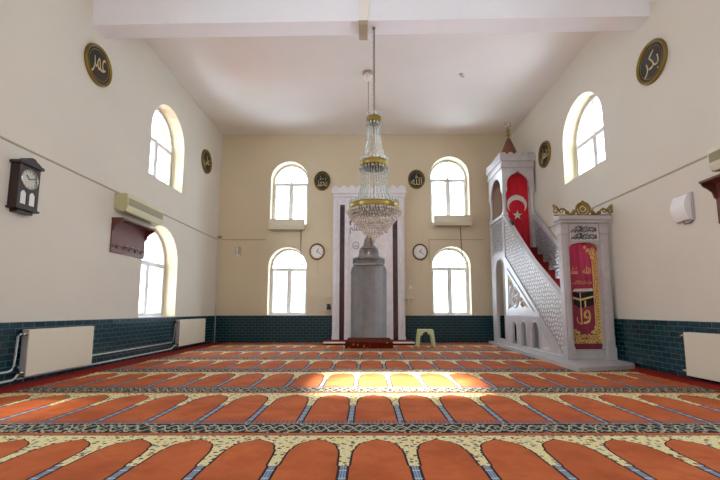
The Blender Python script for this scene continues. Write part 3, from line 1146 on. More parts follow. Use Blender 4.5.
    ip = MB().mesh(plate_mesh(rect(3.76, 4.28, 2.24, 2.54), [rect(3.775, 4.265, 2.255, 2.525)], 0.0, 0.012, fg)).build('inscription_panel', M['marble_relief'], r)
    MB().mesh(text_mesh('\ufdfd', fg, 0.48, 0.14, 0.010, (4.02, 2.45), 0.016)).build('lettering', M['ink'], ip)
    MB().mesh(text_mesh('\ufdfd', fg, 0.48, 0.14, 0.010, (4.02, 2.315), 0.016)).build('lettering', M['ink'], ip)
    mb = MB()
    mb.box(3.565, 4.47, YG0 - 0.05, YG1 + 0.02, 2.56, 2.61, 0.01)
    mb.box(3.53, 4.485, YG0 - 0.08, YG1 + 0.03, 2.61, 2.69, 0.012)
    mb.build('gate_cornice', M['marble'], r)
    # gilded crest
    yc = YG0 - 0.03
    mb = MB()
    cxm = 4.0
    for s in (-1, 1):
        wave = []
        for k in range(41):
            q = k / 40
            wave.append((cxm + s * (0.13 + 0.42 * q), yc, 2.755 + 0.045 * sin(q * 2 * pi * 1.55 + 2.2) + 0.045 * q))
        mb.tube(wave, [0.022 - 0.008 * k / 40 for k in range(41)], 7)
        for (du, dv, rr, a0, sg) in ((0.19, 2.755, 0.05, 1.5, 1), (0.30, 2.745, 0.05, 4.6, -1), (0.41, 2.785, 0.05, 1.5, 1), (0.52, 2.785, 0.05, 4.6, -1), (0.53, 2.855, 0.035, 0.5, 1)):
            mb.tube([(cxm + s * (du + p[0]), yc, dv + p[1]) for p in spiral((0, 0), rr, 1.1, 16, a0, sg)], 0.012, 6)
        mb.tube([(cxm + s * 0.44, yc, 2.795), (cxm + s * 0.50, yc, 2.875), (cxm + s * 0.55, yc, 2.915)], [0.02, 0.016, 0.004], 6)
    mb.tube([(cxm - 0.54, yc, 2.700), (cxm + 0.52, yc, 2.700)], 0.016, 8)
    gc = mb.build('gilded_crest', M['gold'], r)
    mb = MB()
    for rad, hgt in ((0.125, 0.12), (0.075, 0.075)):
        mb.tube([(cxm + rad * cos(2 * pi * k / 24), yc, 2.820 + hgt * sin(2 * pi * k / 24) + (0.03 if k == 6 else 0)) for k in range(24)], 0.018, 7, True)
    mb.lathe([(0, 0), (0.045, 0.0), (0.03, 0.02), (0, 0.03)], (cxm, yc, 2.820), 14, 'y')
    for k in range(10):
        a = pi * (k + 0.5) / 10
        mb.tube([(cxm + 0.08 * cos(a), yc, 2.820 + 0.08 * sin(a)), (cxm + 0.14 * cos(a), yc - 0.01, 2.820 + 0.135 * sin(a))], [0.012, 0.02], 6)
    mb.build('rosette', M['gold'], gc)
    return r


minbar()


# microphone lying on the pulpit rail
t = thing('microphone', (XA + 0.03, 9.93, 3.11), 'small black microphone lying on the pulpit handrail before the flag', 'microphone')
MB().tube([(XA + 0.03, 9.86, 3.09), (XA + 0.03, 10.02, 3.235)], [0.022, 0.028], 10).build('handle', M['dark'], t)
MB().lathe([(0, 0), (0.03, 0.01), (0.042, 0.045), (0.03, 0.08), (0, 0.09)], (XA + 0.03, 9.84, 3.085), 12).build('head', M['dark'], t)

# curtain in the gate
def gate_curtain():
    r = thing('gate_curtain', (4.03, YG1 + 0.03, 0.10), 'rose red velvet curtain with gold embroidery hanging in the pulpit gate', 'curtain')
    yb = YG1 + 0.032
    x0, x1, z0, z1 = 3.66, 4.44, 0.10, 2.26

    def yy(x, z):
        q = (z1 - z) / (z1 - z0)
        return yb + 0.010 * sin((x - x0) * 24) * (0.3 + q) + 0.006 * sin((x - x0) * 55 + z)
    n, m_ = 40, 30
    vs, fs = [], []
    for j in range(m_ + 1):
        z = z0 + (z1 - z0) * j / m_
        for i in range(n + 1):
            x = x0 + (x1 - x0) * i / n
            vs.append((x, yy(x, z), z))
    for j in range(m_):
        for i in range(n):
            a = j * (n + 1) + i
            fs.append((a, a + 1, a + n + 2, a + n + 1))
    vs2 = [(x, y + 0.004, z) for x, y, z in vs]
    o = len(vs)
    rimf = []
    for i in range(n):
        rimf += [(i, o + i, o + i + 1, i + 1)]
        a = m_ * (n + 1) + i
        rimf += [(a, a + 1, o + a + 1, o + a)]
    for j in range(m_):
        a = j * (n + 1)
        rimf += [(a, a + n + 1, o + a + n + 1, o + a)]
        a = j * (n + 1) + n
        rimf += [(a, o + a, o + a + n + 1, a + n + 1)]
    MB().faces(vs + vs2, fs + [tuple(o + i for i in f[::-1]) for f in fs] + rimf, True).build('cloth', M['velvet'], r)
    MB().tube([(3.62, yb + 0.002, 2.27), (4.46, yb + 0.002, 2.27)], 0.010, 8).build('rod', M['gold_dull'], r)
    ex = lambda u: 3.815 + (u - 3.765) * 1.01
    fn = lambda u, v, w: (ex(u), yy(ex(u), v) - 0.006 - w, v)
    # gold border: right edge, bottom and a corner at the top
    mb = MB()

    def scr(c, rr, a0, sg, t_=0.010):
        mb.tube([fn(u, v, 0.002) for u, v in spiral(c, rr, 1.25, 14, a0, sg)], t_, 5)
    k = 0
    z = 0.47
    while z < 2.05:
        scr((4.225, z), 0.040, k * 2.1, 1 if k % 2 else -1)
        z += 0.062
        k += 1
    mb.tube([fn(4.18, 0.62 + 1.35 * q / 30, 0.002) for q in range(31)], 0.010, 5)
    mb.tube([fn(4.262, 0.36 + 1.70 * q / 30, 0.002) for q in range(31)], 0.011, 5)
    for row, zz in enumerate((0.40, 0.475)):
        x = 3.75
        while x < 4.25:
            scr((x, zz), 0.040, k * 1.7, 1 if k % 2 else -1)
            x += 0.068
            k += 1
    for (u, v, rr) in ((4.16, 0.56, 0.05), (4.10, 0.545, 0.035), (4.17, 0.64, 0.035), (3.78, 0.56, 0.045), (3.84, 0.54, 0.03), (4.17, 2.03, 0.05), (4.11, 2.07, 0.04), (4.17, 1.94, 0.035), (4.20, 2.10, 0.04), (4.05, 2.13, 0.03)):
        scr((u, v), rr, k, 1 if k % 2 else -1, 0.012)
        k += 1
    mb.tube([fn(3.74 + 0.52 * q / 20, 0.355, 0.002) for q in range(21)], 0.008, 5)
    mb.build('gold_border', M['gold_thread'], r)
    # lettering
    for ch, c, w_, h_ in (('\ufdf4', (3.825, 1.70), 0.13, 0.15), ('\ufdf2', (4.06, 1.71), 0.15, 0.15), ('\ufdfd', (3.96, 1.47), 0.36, 0.08)):
        MB().mesh(text_mesh(ch, fn, w_, h_, 0.006, c)).build('embroidered_lettering', M['gold_thread'], r)
    MB().mesh(text_mesh('\u0648', fn, 0.13, 0.26, 0.006, (4.02, 0.83))).build('embroidered_lettering', M['gold_thread'], r)
    mb = MB()
    mb.tube([fn(3.915, 0.99 - 0.30 * q / 12, 0.002) for q in range(13)], [0.016 - 0.0006 * q for q in range(13)], 6)
    mb.tube([fn(3.90 + 0.07 * cos(a), 0.80 + 0.09 * sin(a), 0.002) for a in [pi * 0.9 + pi * 0.75 * q / 12 for q in range(13)]], 0.010, 6)
    mb.build('embroidered_stroke', M['gold_thread'], r)
    # the black house woven in the middle
    def patch(name, poly, mat, w=0.012):
        MB().mesh(plate_mesh(poly, [], w, w + 0.003, fn)).build(name, mat, r)
    patch('woven_roof', [(3.765, 1.30), (3.80, 1.35), (4.14, 1.36), (4.145, 1.31)], M['white_cloth'])
    patch('woven_wall', [(3.765, 1.30), (3.90, 1.27), (3.90, 0.99), (3.775, 1.06)], M['black_cloth'])
    patch('woven_wall', [(3.90, 1.27), (4.145, 1.31), (4.145, 1.05), (3.90, 0.99)], M['black_cloth'])
    patch('woven_band', [(3.765, 1.205), (3.90, 1.165), (4.145, 1.225), (4.145, 1.195), (3.90, 1.125), (3.765, 1.17)], M['gold_thread'], 0.017)
    patch('woven_door', [(3.95, 1.12), (4.00, 1.135), (4.00, 1.015), (3.95, 1.00)], M['gold_thread'], 0.017)
    patch('woven_band', [(3.895, 1.27), (3.915, 1.272), (3.915, 0.993), (3.895, 0.99)], M['white_cloth'], 0.018)
    return r


gate_curtain()


def flag():
    r = thing('flag', (4.05, YT0 + 0.2, 2.37), 'red flag with white crescent and star hanging in the pulpit kiosk', 'flag')
    x0, x1, z0, z1 = 3.755, 4.365, 2.40, 4.70

    def yy(x, z):
        return YT0 + 0.17 + 0.012 * sin((x - x0) * 17 + 0.6) + 0.008 * sin((x - x0) * 41 + z * 1.2)
    n, m_ = 36, 30
    vs, fs = [], []
    for j in range(m_ + 1):
        z = z0 + (z1 - z0) * j / m_
        for i in range(n + 1):
            x = x0 + (x1 - x0) * i / n
            vs.append((x, yy(x, z), z))
    for j in range(m_):
        for i in range(n):
            a = j * (n + 1) + i
            fs.append((a, a + 1, a + n + 2, a + n + 1))
    o = len(vs)
    vs2 = [(x, y + 0.003, z) for x, y, z in vs]
    MB().faces(vs + vs2, fs + [tuple(o + i for i in f[::-1]) for f in fs], True).build('cloth', M['flag'], r, recalc=False)
    fn = lambda u, v, w: (u, yy(u, v) - 0.003 - w, v)
    cx_, cz = 4.055, 3.80
    # crescent opening downwards
    R, r2, d = 0.265, 0.212, 0.085
    # crossing points of the two circles
    yv = (R * R - r2 * r2 + d * d) / (2 * d)
    a1 = math.asin(max(-1, min(1, yv / R)))
    outer = []
    st, en = -a1, pi + a1
    for k in range(41):
        a = st + (en - st) * k / 40
        outer.append((cx_ + R * cos(a), cz + R * sin(a)))
    b1 = math.asin(max(-1, min(1, (yv - d) / r2)))
    inner = []
    for k in range(41):
        a = pi + b1 - (pi + 2 * b1) * k / 40
        inner.append((cx_ + r2 * cos(a), cz - d + r2 * sin(a)))
    MB().mesh(plate_mesh(outer + inner[1:-1], [], 0.026, 0.030, fn)).build('crescent', M['white_cloth'], r)
    star = []
    for k in range(10):
        a = pi / 2 + pi * k / 5
        rr = 0.135 if k % 2 == 0 else 0.054
        star.append((cx_ - 0.0 + rr * cos(a), 3.50 + rr * sin(a)))
    MB().mesh(plate_mesh(star, [], 0.026, 0.030, fn)).build('star', M['white_cloth'], r)
    MB().tube([(XA + 0.10, YT0 + 0.175, 4.70), (XB - 0.10, YT0 + 0.175, 4.70)], 0.012, 8).build('rod', M['gold_dull'], r)


flag()


# ------------------------------------------------------------------ chandelier
def chandelier():
    cx_, cy_ = 0.112, 6.19
    r = thing('chandelier', (cx_, cy_, 1.99), 'large tiered crystal chandelier with gilt crowns hanging from the white beam', 'chandelier')
    # chain of links
    mb = MB()
    z = 5.64
    k = 0
    while z > 4.14:
        pts = []
        for q in range(10):
            a = 2 * pi * q / 10
            u, v = 0.013 * cos(a), 0.030 * sin(a)
            pts.append((cx_ + (u if k % 2 else 0), cy_ + (0 if k % 2 else u), z - 0.028 + v))
        mb.tube(pts, 0.0055, 5, True)
        z -= 0.046
        k += 1
    mb.tube([(cx_ + 0.016, cy_ + 0.01, 5.64), (cx_ + 0.012, cy_ + 0.012, 4.9), (cx_ + 0.018, cy_ + 0.01, 4.12)], 0.006, 6)
    mb.build('chain', M['chain'], r)
    MB().lathe([(0.0, 5.64), (0.03, 5.64), (0.03, 5.63), (0.015, 5.61), (0.0, 5.605)], (cx_, cy_, 0), 16).build('ceiling_rose', M['chain'], r)
    MB().tube([(cx_, cy_, 4.16), (cx_, cy_, 2.6)], 0.014, 8).build('stem', M['chrome'], r)
    tiers = [(0.112, 4.02, 0.10, 14), (0.215, 3.27, 0.10, 24), (0.392, 2.56, 0.09, 40)]
    for rad, zc, h, n in tiers:
        mb = MB()
        mb.lathe([(rad - 0.012, zc - h / 2), (rad + 0.006, zc - h / 2), (rad + 0.016, zc - h * 0.2), (rad + 0.010, zc), (rad + 0.016, zc + h * 0.2), (rad + 0.006, zc + h / 2), (rad - 0.012, zc + h / 2), (rad - 0.012, zc - h / 2)], (cx_, cy_, 0), 40)
        cr = mb.build('crown', M['gold'], r)
        mb = MB()
        for k in range(n):
            a = 2 * pi * k / n
            mb.drop((cx_ + (rad + 0.004) * cos(a), cy_ + (rad + 0.004) * sin(a), zc + h / 2 + 0.034), 0.019, 0.10, 5)
        tag(mb.build('crystal_spike_ring', M['crystal'], cr), kind='stuff')
        mb = MB()
        for k in range(n):
            a = 2 * pi * (k + 0.5) / n
            mb.drop((cx_ + (rad + 0.01) * cos(a), cy_ + (rad + 0.01) * sin(a), zc - h / 2 - 0.02), 0.019, 0.06, 5)
        tag(mb.build('crystal_fringe', M['crystal'], cr), kind='stuff')
    # bead strands between the tiers
    def strand(ra, za, rb, zb_, a, nb, sag):
        mb = MB()
        for k in range(nb):
            q = (k + 0.5) / nb
            rr = ra + (rb - ra) * q ** 1.8 - sag * sin(pi * q)
            mb.drop((cx_ + rr * cos(a), cy_ + rr * sin(a), za + (zb_ - za) * q), 0.0125, (za - zb_) / nb * 1.05, 5)
        tag(mb.build('bead_strand', M['crystal'], r), kind='stuff')
    for k in range(16):
        strand(0.10, 3.96, 0.19, 3.33, 2 * pi * k / 16, 20, 0.015)
    for k in range(28):
        strand(0.19, 3.22, 0.29, 2.62, 2 * pi * k / 28, 18, 0.01)
    # basket: rings of drops, each smaller
    n = 11
    for j in range(n):
        q = j / (n - 1)
        rad = 0.40 * (1 - q) ** 0.76 + 0.025
        zc = 2.49 - 0.41 * q
        mb = MB()
        cnt = max(6, int(2 * pi * rad / 0.042))
        for k in range(cnt):
            a = 2 * pi * (k + 0.5 * (j % 2)) / cnt
            mb.drop((cx_ + rad * cos(a), cy_ + rad * sin(a), zc), 0.0165, 0.062, 5)
        tag(mb.build('crystal_ring', M['crystal'], r), kind='stuff')
        if j % 3 == 0 and j < n - 1:
            MB().tube([(cx_ + (rad - 0.02) * cos(2 * pi * k / 36), cy_ + (rad - 0.02) * sin(2 * pi * k / 36), zc + 0.03) for k in range(36)], 0.005, 5, True).build('wire_ring', M['gold_dull'], r)
    MB().drop((cx_, cy_, 2.05), 0.03, 0.10, 8).build('pendant', M['crystal'], r)
    for k in range(6):
        a = 2 * pi * k / 6
        p = (cx_ + 0.2 * cos(a), cy_ + 0.2 * sin(a), 2.50)
        mb = MB()
        mb.lathe([(0.0, -0.02), (0.012, -0.02), (0.014, 0.03), (0.024, 0.06), (0.018, 0.10), (0.0, 0.125)], p, 10)
        mb.build('bulb', M['bulb'], r)
        MB().tube([(cx_, cy_, 2.62), (cx_ + 0.1 * cos(a), cy_ + 0.1 * sin(a), 2.52), p[:2] + (2.49,)], 0.006, 5).build('lamp_arm', M['gold_dull'], r)


chandelier()


# ------------------------------------------------------------------ wall plaques
def plaque(fn, u, v, ru, rv, glyph, label, mirror=False, gw=0.6, gh=0.55):
    base = fn(u, v - rv, 0.0)
    r = thing('wall_plaque', base, label, 'plaque', 'round calligraphy plaques on the walls')
    mb = MB()
    n = 40

    def ringpts(k, w):
        return [fn(u + ru * k * cos(2 * pi * q / n), v + rv * k * sin(2 * pi * q / n), w) for q in range(n)]
    prof = [(1.0, 0.002), (1.0, 0.030), (0.96, 0.050), (0.92, 0.052), (0.88, 0.042), (0.85, 0.022)]
    vs, fs = [], []
    for k, w in prof:
        vs += ringpts(k, w)
    for i in range(len(prof) - 1):
        for q in range(n):
            q2 = (q + 1) % n
            fs.append((i * n + q, i * n + q2, (i + 1) * n + q2, (i + 1) * n + q))
    mb.faces(vs, fs, True)
    mb.build('gilt_rim', M['rim'], r)
    mb = MB()
    vs = ringpts(0.87, 0.002) + ringpts(0.87, 0.024)
    mb.faces(vs, [tuple(range(n)), tuple(range(n, 2 * n))] + [(q, (q + 1) % n, n + (q + 1) % n, n + q) for q in range(n)])
    mb.build('disc', M['plaque'], r)
    s = -1 if mirror else 1
    g2 = lambda a, b, w: fn(u + s * a, v + b, 0.026 + w)
    MB().mesh(text_mesh(glyph, g2, ru * 2 * gw, rv * 2 * gh, 0.006, (0, -0.01), -0.008)).build('lettering', M['script'], r)
    mb = MB()
    mb.tube([g2(ru * 0.74 * cos(2 * pi * q / n), rv * 0.74 * sin(2 * pi * q / n), 0.0) for q in range(n)], 0.005, 5, True)
    mb.build('inner_line', M['gold_dull'], r)


# Arabic letters are written in their joined forms, in the order they stand on the plaque
plaque(on_back, -1.39, 4.95, 0.255, 0.31, '\ufdf4', 'black plaque with gold script above the clock on the black radio side of the niche')
plaque(on_back, 1.535, 5.0, 0.265, 0.31, '\ufdf2', 'black plaque with tall upright gold strokes on the far wall beside the niche crest')
plaque(on_left, 6.33, 5.06, 0.33, 0.34, '\ufeae\ufee4\ufecb', 'black gilt-rimmed plaque under the white beam on the pendulum clock wall', gw=0.5)
plaque(on_left, 10.90, 5.13, 0.33, 0.34, '\ufef2\ufee0\ufecb', 'black gilt-rimmed plaque between upper window and corner on the pendulum clock wall')
plaque(on_right, 5.97, 4.88, 0.33, 0.34, '\ufeae\ufedc\ufe91', 'black gilt-rimmed plaque under the white beam on the white wall speaker wall', mirror=True, gw=0.5)
plaque(on_right, 9.83, 4.91, 0.33, 0.34, '\ufee5\ufe8e\ufee4\ufe9c\ufecb', 'gilt-rimmed plaque between the pulpit spire and the upper window', mirror=True)


# ------------------------------------------------------------------ clocks
def round_clock(u, v, rim_mat, label):
    fn = on_back
    ru, rv = 0.235, 0.258
    r = thing('wall_clock', fn(u, v - rv, 0), label, 'clock', 'round clocks on the far wall')
    n = 36
    prof = [(1.0, 0.001), (1.0, 0.03), (0.94, 0.045), (0.84, 0.042), (0.80, 0.030)]
    vs, fs = [], []
    for k, w in prof:
        vs += [fn(u + ru * k * cos(2 * pi * q / n), v + rv * k * sin(2 * pi * q / n), w) for q in range(n)]
    for i in range(len(prof) - 1):
        for q in range(n):
            fs.append((i * n + q, i * n + (q + 1) % n, (i + 1) * n + (q + 1) % n, (i + 1) * n + q))
    MB().faces(vs, fs, True).build('rim', rim_mat, r)
    MB().mesh(plate_mesh(circle(u, v, ru * 0.84, 36, rv * 0.84), [], 0.001, 0.030, fn)).build('dial', M['dial'], r)
    for k in range(12):
        a = pi / 2 - 2 * pi * k / 12
        ca, sa = cos(a), sin(a)
        L0, L1 = 0.64, 0.78
        MB().tube([fn(u + ru * L0 * ca, v + rv * L0 * sa, 0.031), fn(u + ru * L1 * ca, v + rv * L1 * sa, 0.031)], 0.006, 4).build('hour_mark', M['ink'], r)
    for ang, L, t_ in ((62, 0.42, 0.009), (-35, 0.62, 0.007)):
        a = radians(ang)
        MB().tube([fn(u - ru * 0.1 * cos(a), v - rv * 0.1 * sin(a), 0.034), fn(u + ru * L * cos(a), v + rv * L * sin(a), 0.034)], t_, 5).build('hand', M['ink'], r)
    MB().tube([fn(u + 0.02, v - rv, 0.006), fn(u + 0.02, v - rv - 0.42, 0.006)], 0.004, 5).build('cord', M['cable'], r)


round_clock(-1.52, 2.73, simple('brown_gilt_rim', rgb(128, 92, 44), 0.35, metal=0.3), 'round white clock with brown rim beside the window over the radio shelf')
round_clock(1.615, 2.72, simple('dark_bronze_rim', rgb(96, 80, 52), 0.35, metal=0.3), 'round white clock with bronze rim on the far wall, on the green stool side')


def pendulum_clock():
    y0, y1, z0, z1 = 4.93, 5.25, 2.27, 2.83
    r = thing('pendulum_clock', (-W, (y0 + y1) / 2, z0 - 0.06), 'dark wooden pendulum wall clock with round dial and mirrored lower panes', 'clock')
    d = 0.125
    fn = on_left
    mb = MB()
    fbox(mb, fn, y0, y1, z0, z1, 0.001, d - 0.02, 0.004)
    # front board with openings
    cz = 2.655
    ym = (y0 + y1) / 2
    holes = [circle(ym, cz, 0.125, 32)]
    for a, b in ((y0 + 0.045, ym - 0.02), (ym + 0.02, y1 - 0.045)):
        holes.append([(a, 2.315), (b, 2.315), (b, 2.46), (b - 0.03, 2.495), (a + 0.03, 2.495), (a, 2.46)])
    mb.mesh(plate_mesh(rect(y0, y1, z0, z1), holes, d - 0.02, d, fn))
    mb.build('case', M['wood_dark'], r)
    mb = MB()
    crest = [(y0 - 0.025, z1), (y1 + 0.025, z1), (y1 + 0.025, z1 + 0.035), (y1 - 0.02, z1 + 0.04), (y1 - 0.07, z1 + 0.07), (ym + 0.05, z1 + 0.085), (ym + 0.025, z1 + 0.11), (ym - 0.025, z1 + 0.11), (ym - 0.05, z1 + 0.085), (y0 + 0.07, z1 + 0.07), (y0 + 0.02, z1 + 0.04), (y0 - 0.025, z1 + 0.035)]
    mb.mesh(plate_mesh(crest, [], 0.001, d + 0.03, fn))
    mb.build('pediment', M['wood_dark'], r)
    mb = MB()
    fbox(mb, fn, y0 - 0.02, y1 + 0.02, z0 - 0.03, z0, 0.001, d + 0.02, 0.006)
    fbox(mb, fn, y0 + 0.04, y1 - 0.04, z0 - 0.07, z0 - 0.03, 0.001, d - 0.02, 0.006)
    mb.build('base_moulding', M['wood_dark'], r)
    MB().mesh(plate_mesh(circle(ym, cz, 0.126, 32), [], d - 0.018, d - 0.010, fn)).build('dial', M['dial_cream'], r)
    mb = MB()
    mb.tube([fn(ym + 0.126 * cos(2 * pi * q / 32), cz + 0.126 * sin(2 * pi * q / 32), d) for q in range(32)], 0.009, 6, True)
    mb.build('bezel', M['chrome'], r)
    for ang, L in ((130, 0.07), (20, 0.10)):
        a = radians(ang)
        MB().tube([fn(ym, cz, d - 0.006), fn(ym + L * cos(a), cz + L * sin(a), d - 0.006)], 0.006, 5).build('hand', M['ink'], r)
    for k in range(12):
        a = 2 * pi * k / 12
        MB().tube([fn(ym + 0.095 * cos(a), cz + 0.095 * sin(a), d - 0.009), fn(ym + 0.112 * cos(a), cz + 0.112 * sin(a), d - 0.009)], 0.005, 4).build('hour_mark', M['ink'], r)
    for a, b in ((y0 + 0.043, ym - 0.018), (ym + 0.018, y1 - 0.043)):
        MB().mesh(plate_mesh(rect(a, b, 2.31, 2.498), [], d - 0.018, d - 0.012, fn)).build('lower_pane', M['dial'], r)


pendulum_clock()


# ------------------------------------------------------------------ air conditioners, racks, radiators
def wall_ac(fn, u0, u1, v0, v1, d, mat, label, grille=True):
    r = thing('air_conditioner', fn((u0 + u1) / 2, v0, 0), label, 'air conditioner', 'wall air conditioners')
    h = v1 - v0
    # body profile (w, v): bowed front, slanted underside
    prof = [(0.001, v0 + 0.03), (d * 0.55, v0), (d * 0.85, v0 + 0.02 * h), (d, v0 + 0.28 * h), (d, v0 + 0.80 * h), (d * 0.92, v1), (0.001, v1)]
    vs, fs = [], []
    for u in (u0, u1):
        vs += [fn(u, v, w) for w, v in prof]
    n = len(prof)
    fs = [tuple(range(n)), tuple(range(n, 2 * n))] + [(i, (i + 1) % n, n + (i + 1) % n, n + i) for i in range(n)]
    b = bmesh.new()
    bv = [b.verts.new(v) for v in vs]
    for f in fs:
        b.faces.new([bv[i] for i in f])
    bmesh.ops.bevel(b, geom=b.edges[:], offset=0.008, segments=2, affect='EDGES')
    mb = MB()
    mb.absorb(b)
    mb.build('housing', mat, r)
    mb = MB()
    fbox(mb, fn, u0 + 0.03, u1 - 0.03, v0 + 0.36 * h, v0 + 0.76 * h, d - 0.002, d + 0.006, 0.002)
    if grille:
        for k in range(7):
            vv = v0 + 0.40 * h + 0.33 * h * k / 6
            fbox(mb, fn, u0 + 0.04, u1 - 0.04, vv - 0.004, vv + 0.004, d + 0.004, d + 0.012)
    mb.build('front_grille', M['ac_grille'] if grille else mat, r)
    mb = MB()
    p0, p1 = (d * 0.60, v0 - 0.004), (d * 0.84, v0 + 0.014 * h)
    a = [fn(u0 + 0.06, p0[1], p0[0]), fn(u1 - 0.06, p0[1], p0[0]), fn(u1 - 0.06, p1[1], p1[0]), fn(u0 + 0.06, p1[1], p1[0])]
    b_ = [(x, y, z - 0.008) for x, y, z in a]
    mb.faces(a + b_, [(0, 1, 2, 3), (4, 5, 6, 7), (0, 1, 5, 4), (1, 2, 6, 5), (2, 3, 7, 6), (3, 0, 4, 7)])
    mb.build('outlet_flap', M['ac_grille'], r)


wall_ac(on_left, 7.03, 8.30, 2.73, 3.06, 0.24, M['ac'], 'old cream air conditioner mounted above the coat rack with hooks')
wall_ac(on_right, 3.80, 4.93, 2.70, 3.00, 0.20, M['ac_white'], 'pale air conditioner at the picture edge above the small brown shelf')
wall_ac(on_back, -2.97, -1.90, 3.38, 3.70, 0.22, M['ac_white'], 'cream air conditioner under the upper far window above the brown-rimmed clock side', False)
wall_ac(on_back, 2.04, 3.17, 3.50, 3.82, 0.22, M['ac_white'], 'cream air conditioner under the upper far window near the pulpit', False)

for pts, lab in (([(-2.02, 3.40), (-2.02, 2.75), (-1.99, 2.40), (-1.96, 2.34)], 'thin drain cable from the air conditioner on the radio shelf side'),
                 ([(2.86, 3.52), (2.88, 2.8), (2.90, 2.45), (2.94, 2.36)], 'thin drain cable from the air conditioner near the pulpit')):
    t = thing('drain_cable', on_back(pts[-1][0], pts[-1][1], 0), lab, 'cable', 'drain cables below the far air conditioners')
    MB().tube([on_back(u, v, 0.012) for u, v in pts], 0.011, 6).build('cable', M['cable_grey'], t)
    u, v = pts[-1]
    MB().tube([on_back(u - 0.035, v - 0.02, 0.02), on_back(u + 0.045, v - 0.01, 0.03)], [0.03, 0.022], 8).build('end_cap', M['dark'], t)


def rack(fn, u0, u1, v0, v1, hooks, label, name='coat_rack', d=0.22):
    r = thing(name, fn((u0 + u1) / 2, v0, 0), label, 'coat rack')
    mb = MB()
    fbox(mb, fn, u0, u1, v0, v1, 0.001, 0.022, 0.004)
    mb.build('back_board', M['wood_red'], r)
    mb = MB()
    fbox(mb, fn, u0 - 0.01, u1 + 0.01, v1 - 0.03, v1, 0.001, d, 0.004)
    mb.build('shelf', M['wood_red'], r)
    for u in (u0, u1 - 0.022):
        prof = [(0.022, v1 - 0.03), (0.022, v1 - 0.24), (0.05, v1 - 0.22), (0.07, v1 - 0.15), (0.12, v1 - 0.11), (d - 0.03, v1 - 0.07), (d - 0.01, v1 - 0.03)]
        vs = [fn(uu, v, w) for uu in (u, u + 0.022) for w, v in prof]
        n = len(prof)
        MB().faces(vs, [tuple(range(n)), tuple(range(n, 2 * n))] + [(i, (i + 1) % n, n + (i + 1) % n, n + i) for i in range(n)]).build('bracket', M['wood_red'], r)
    for k in range(hooks):
        u = u0 + 0.16 + (u1 - u0 - 0.30) * k / (hooks - 1)
        v = v0 + 0.12
        mb = MB().tube([fn(u, v, 0.02), fn(u, v, 0.055), fn(u, v + 0.02, 0.075), fn(u, v + 0.05, 0.08)], [0.016, 0.012, 0.012, 0.018], 8)
        mb.tube([fn(u, v + 0.035, 0.02), fn(u, v - 0.035, 0.024)], 0.014, 6)
        mb.build('hook', M['chrome'], r)


rack(on_left, 6.99, 8.06, 1.98, 2.60, 5, 'red-brown wooden coat rack with five metal hooks and top shelf')
rack(on_right, 3.88, 5.06, 2.06, 2.62, 5, 'red-brown wooden coat rack whose shelf end shows below the picture-edge air conditioner')


def radiator(fn, u0, u1, v0, v1, label, inlet):
    r = thing('radiator', fn((u0 + u1) / 2, v0, 0), label, 'radiator', 'panel radiators along the walls')
    mb = MB()
    fbox(mb, fn, u0, u1, v0, v1, 0.115, 0.135, 0.006)
    fbox(mb, fn, u0, u1, v0, v1, 0.04, 0.055, 0.004)
    # convector fins show from above
    mb.build('panel', M['rad'], r)
    mb = MB()
    n = 24
    for k in range(n):
        u = u0 + 0.04 + (u1 - u0 - 0.08) * k / (n - 1)
        fbox(mb, fn, u - 0.003, u + 0.003, v0 + 0.03, v1 - 0.02, 0.054, 0.116)
    mb.build('convector', M['rad_side'], r)
    for u in (u0 - 0.002, u1 - 0.008):
        mb = MB()
        fbox(mb, fn, u, u + 0.010, v0 + 0.01, v1 - 0.002, 0.045, 0.125, 0.002)
        mb.build('side_cover', M['rad_side'], r)
    mb = MB()
    fbox(mb, fn, u0 + 0.01, u1 - 0.01, v1 - 0.012, v1 + 0.002, 0.05, 0.12)
    mb.build('top_grille', M['rad'], r)
    for u in (u0 + 0.2, u1 - 0.2):
        mb = MB()
        fbox(mb, fn, u - 0.02, u + 0.02, v0 + 0.2, v1 - 0.1, 0.015, 0.045)
        mb.build('bracket', M['rad_side'], r)
    s = -1 if inlet == 'near' else 1
    ue = u0 if s < 0 else u1
    for v, nm in ((v1 - 0.055, 'valve'), (v0 + 0.055, 'valve')):
        mb = MB()
        mb.tube([fn(ue, v, 0.085), fn(ue + s * 0.05, v, 0.085)], 0.017, 10)
        mb.tube([fn(ue + s * 0.045, v, 0.075), fn(ue + s * 0.045, v, 0.135)], 0.024, 10)
        mb.build(nm, M['chrome'], r)


radiator(on_left, 5.30, 6.55, 0.10, 0.70, 'wide cream panel radiator on the tiled wall near the pendulum clock', 'near')
radiator(on_left, 9.55, 11.05, 0.11, 0.73, 'cream panel radiator in the far corner beyond the lower window', 'near')
radiator(on_right, 4.35, 5.66, 0.06, 0.65, 'cream panel radiator under the white wall speaker, cut by the picture edge', 'far')

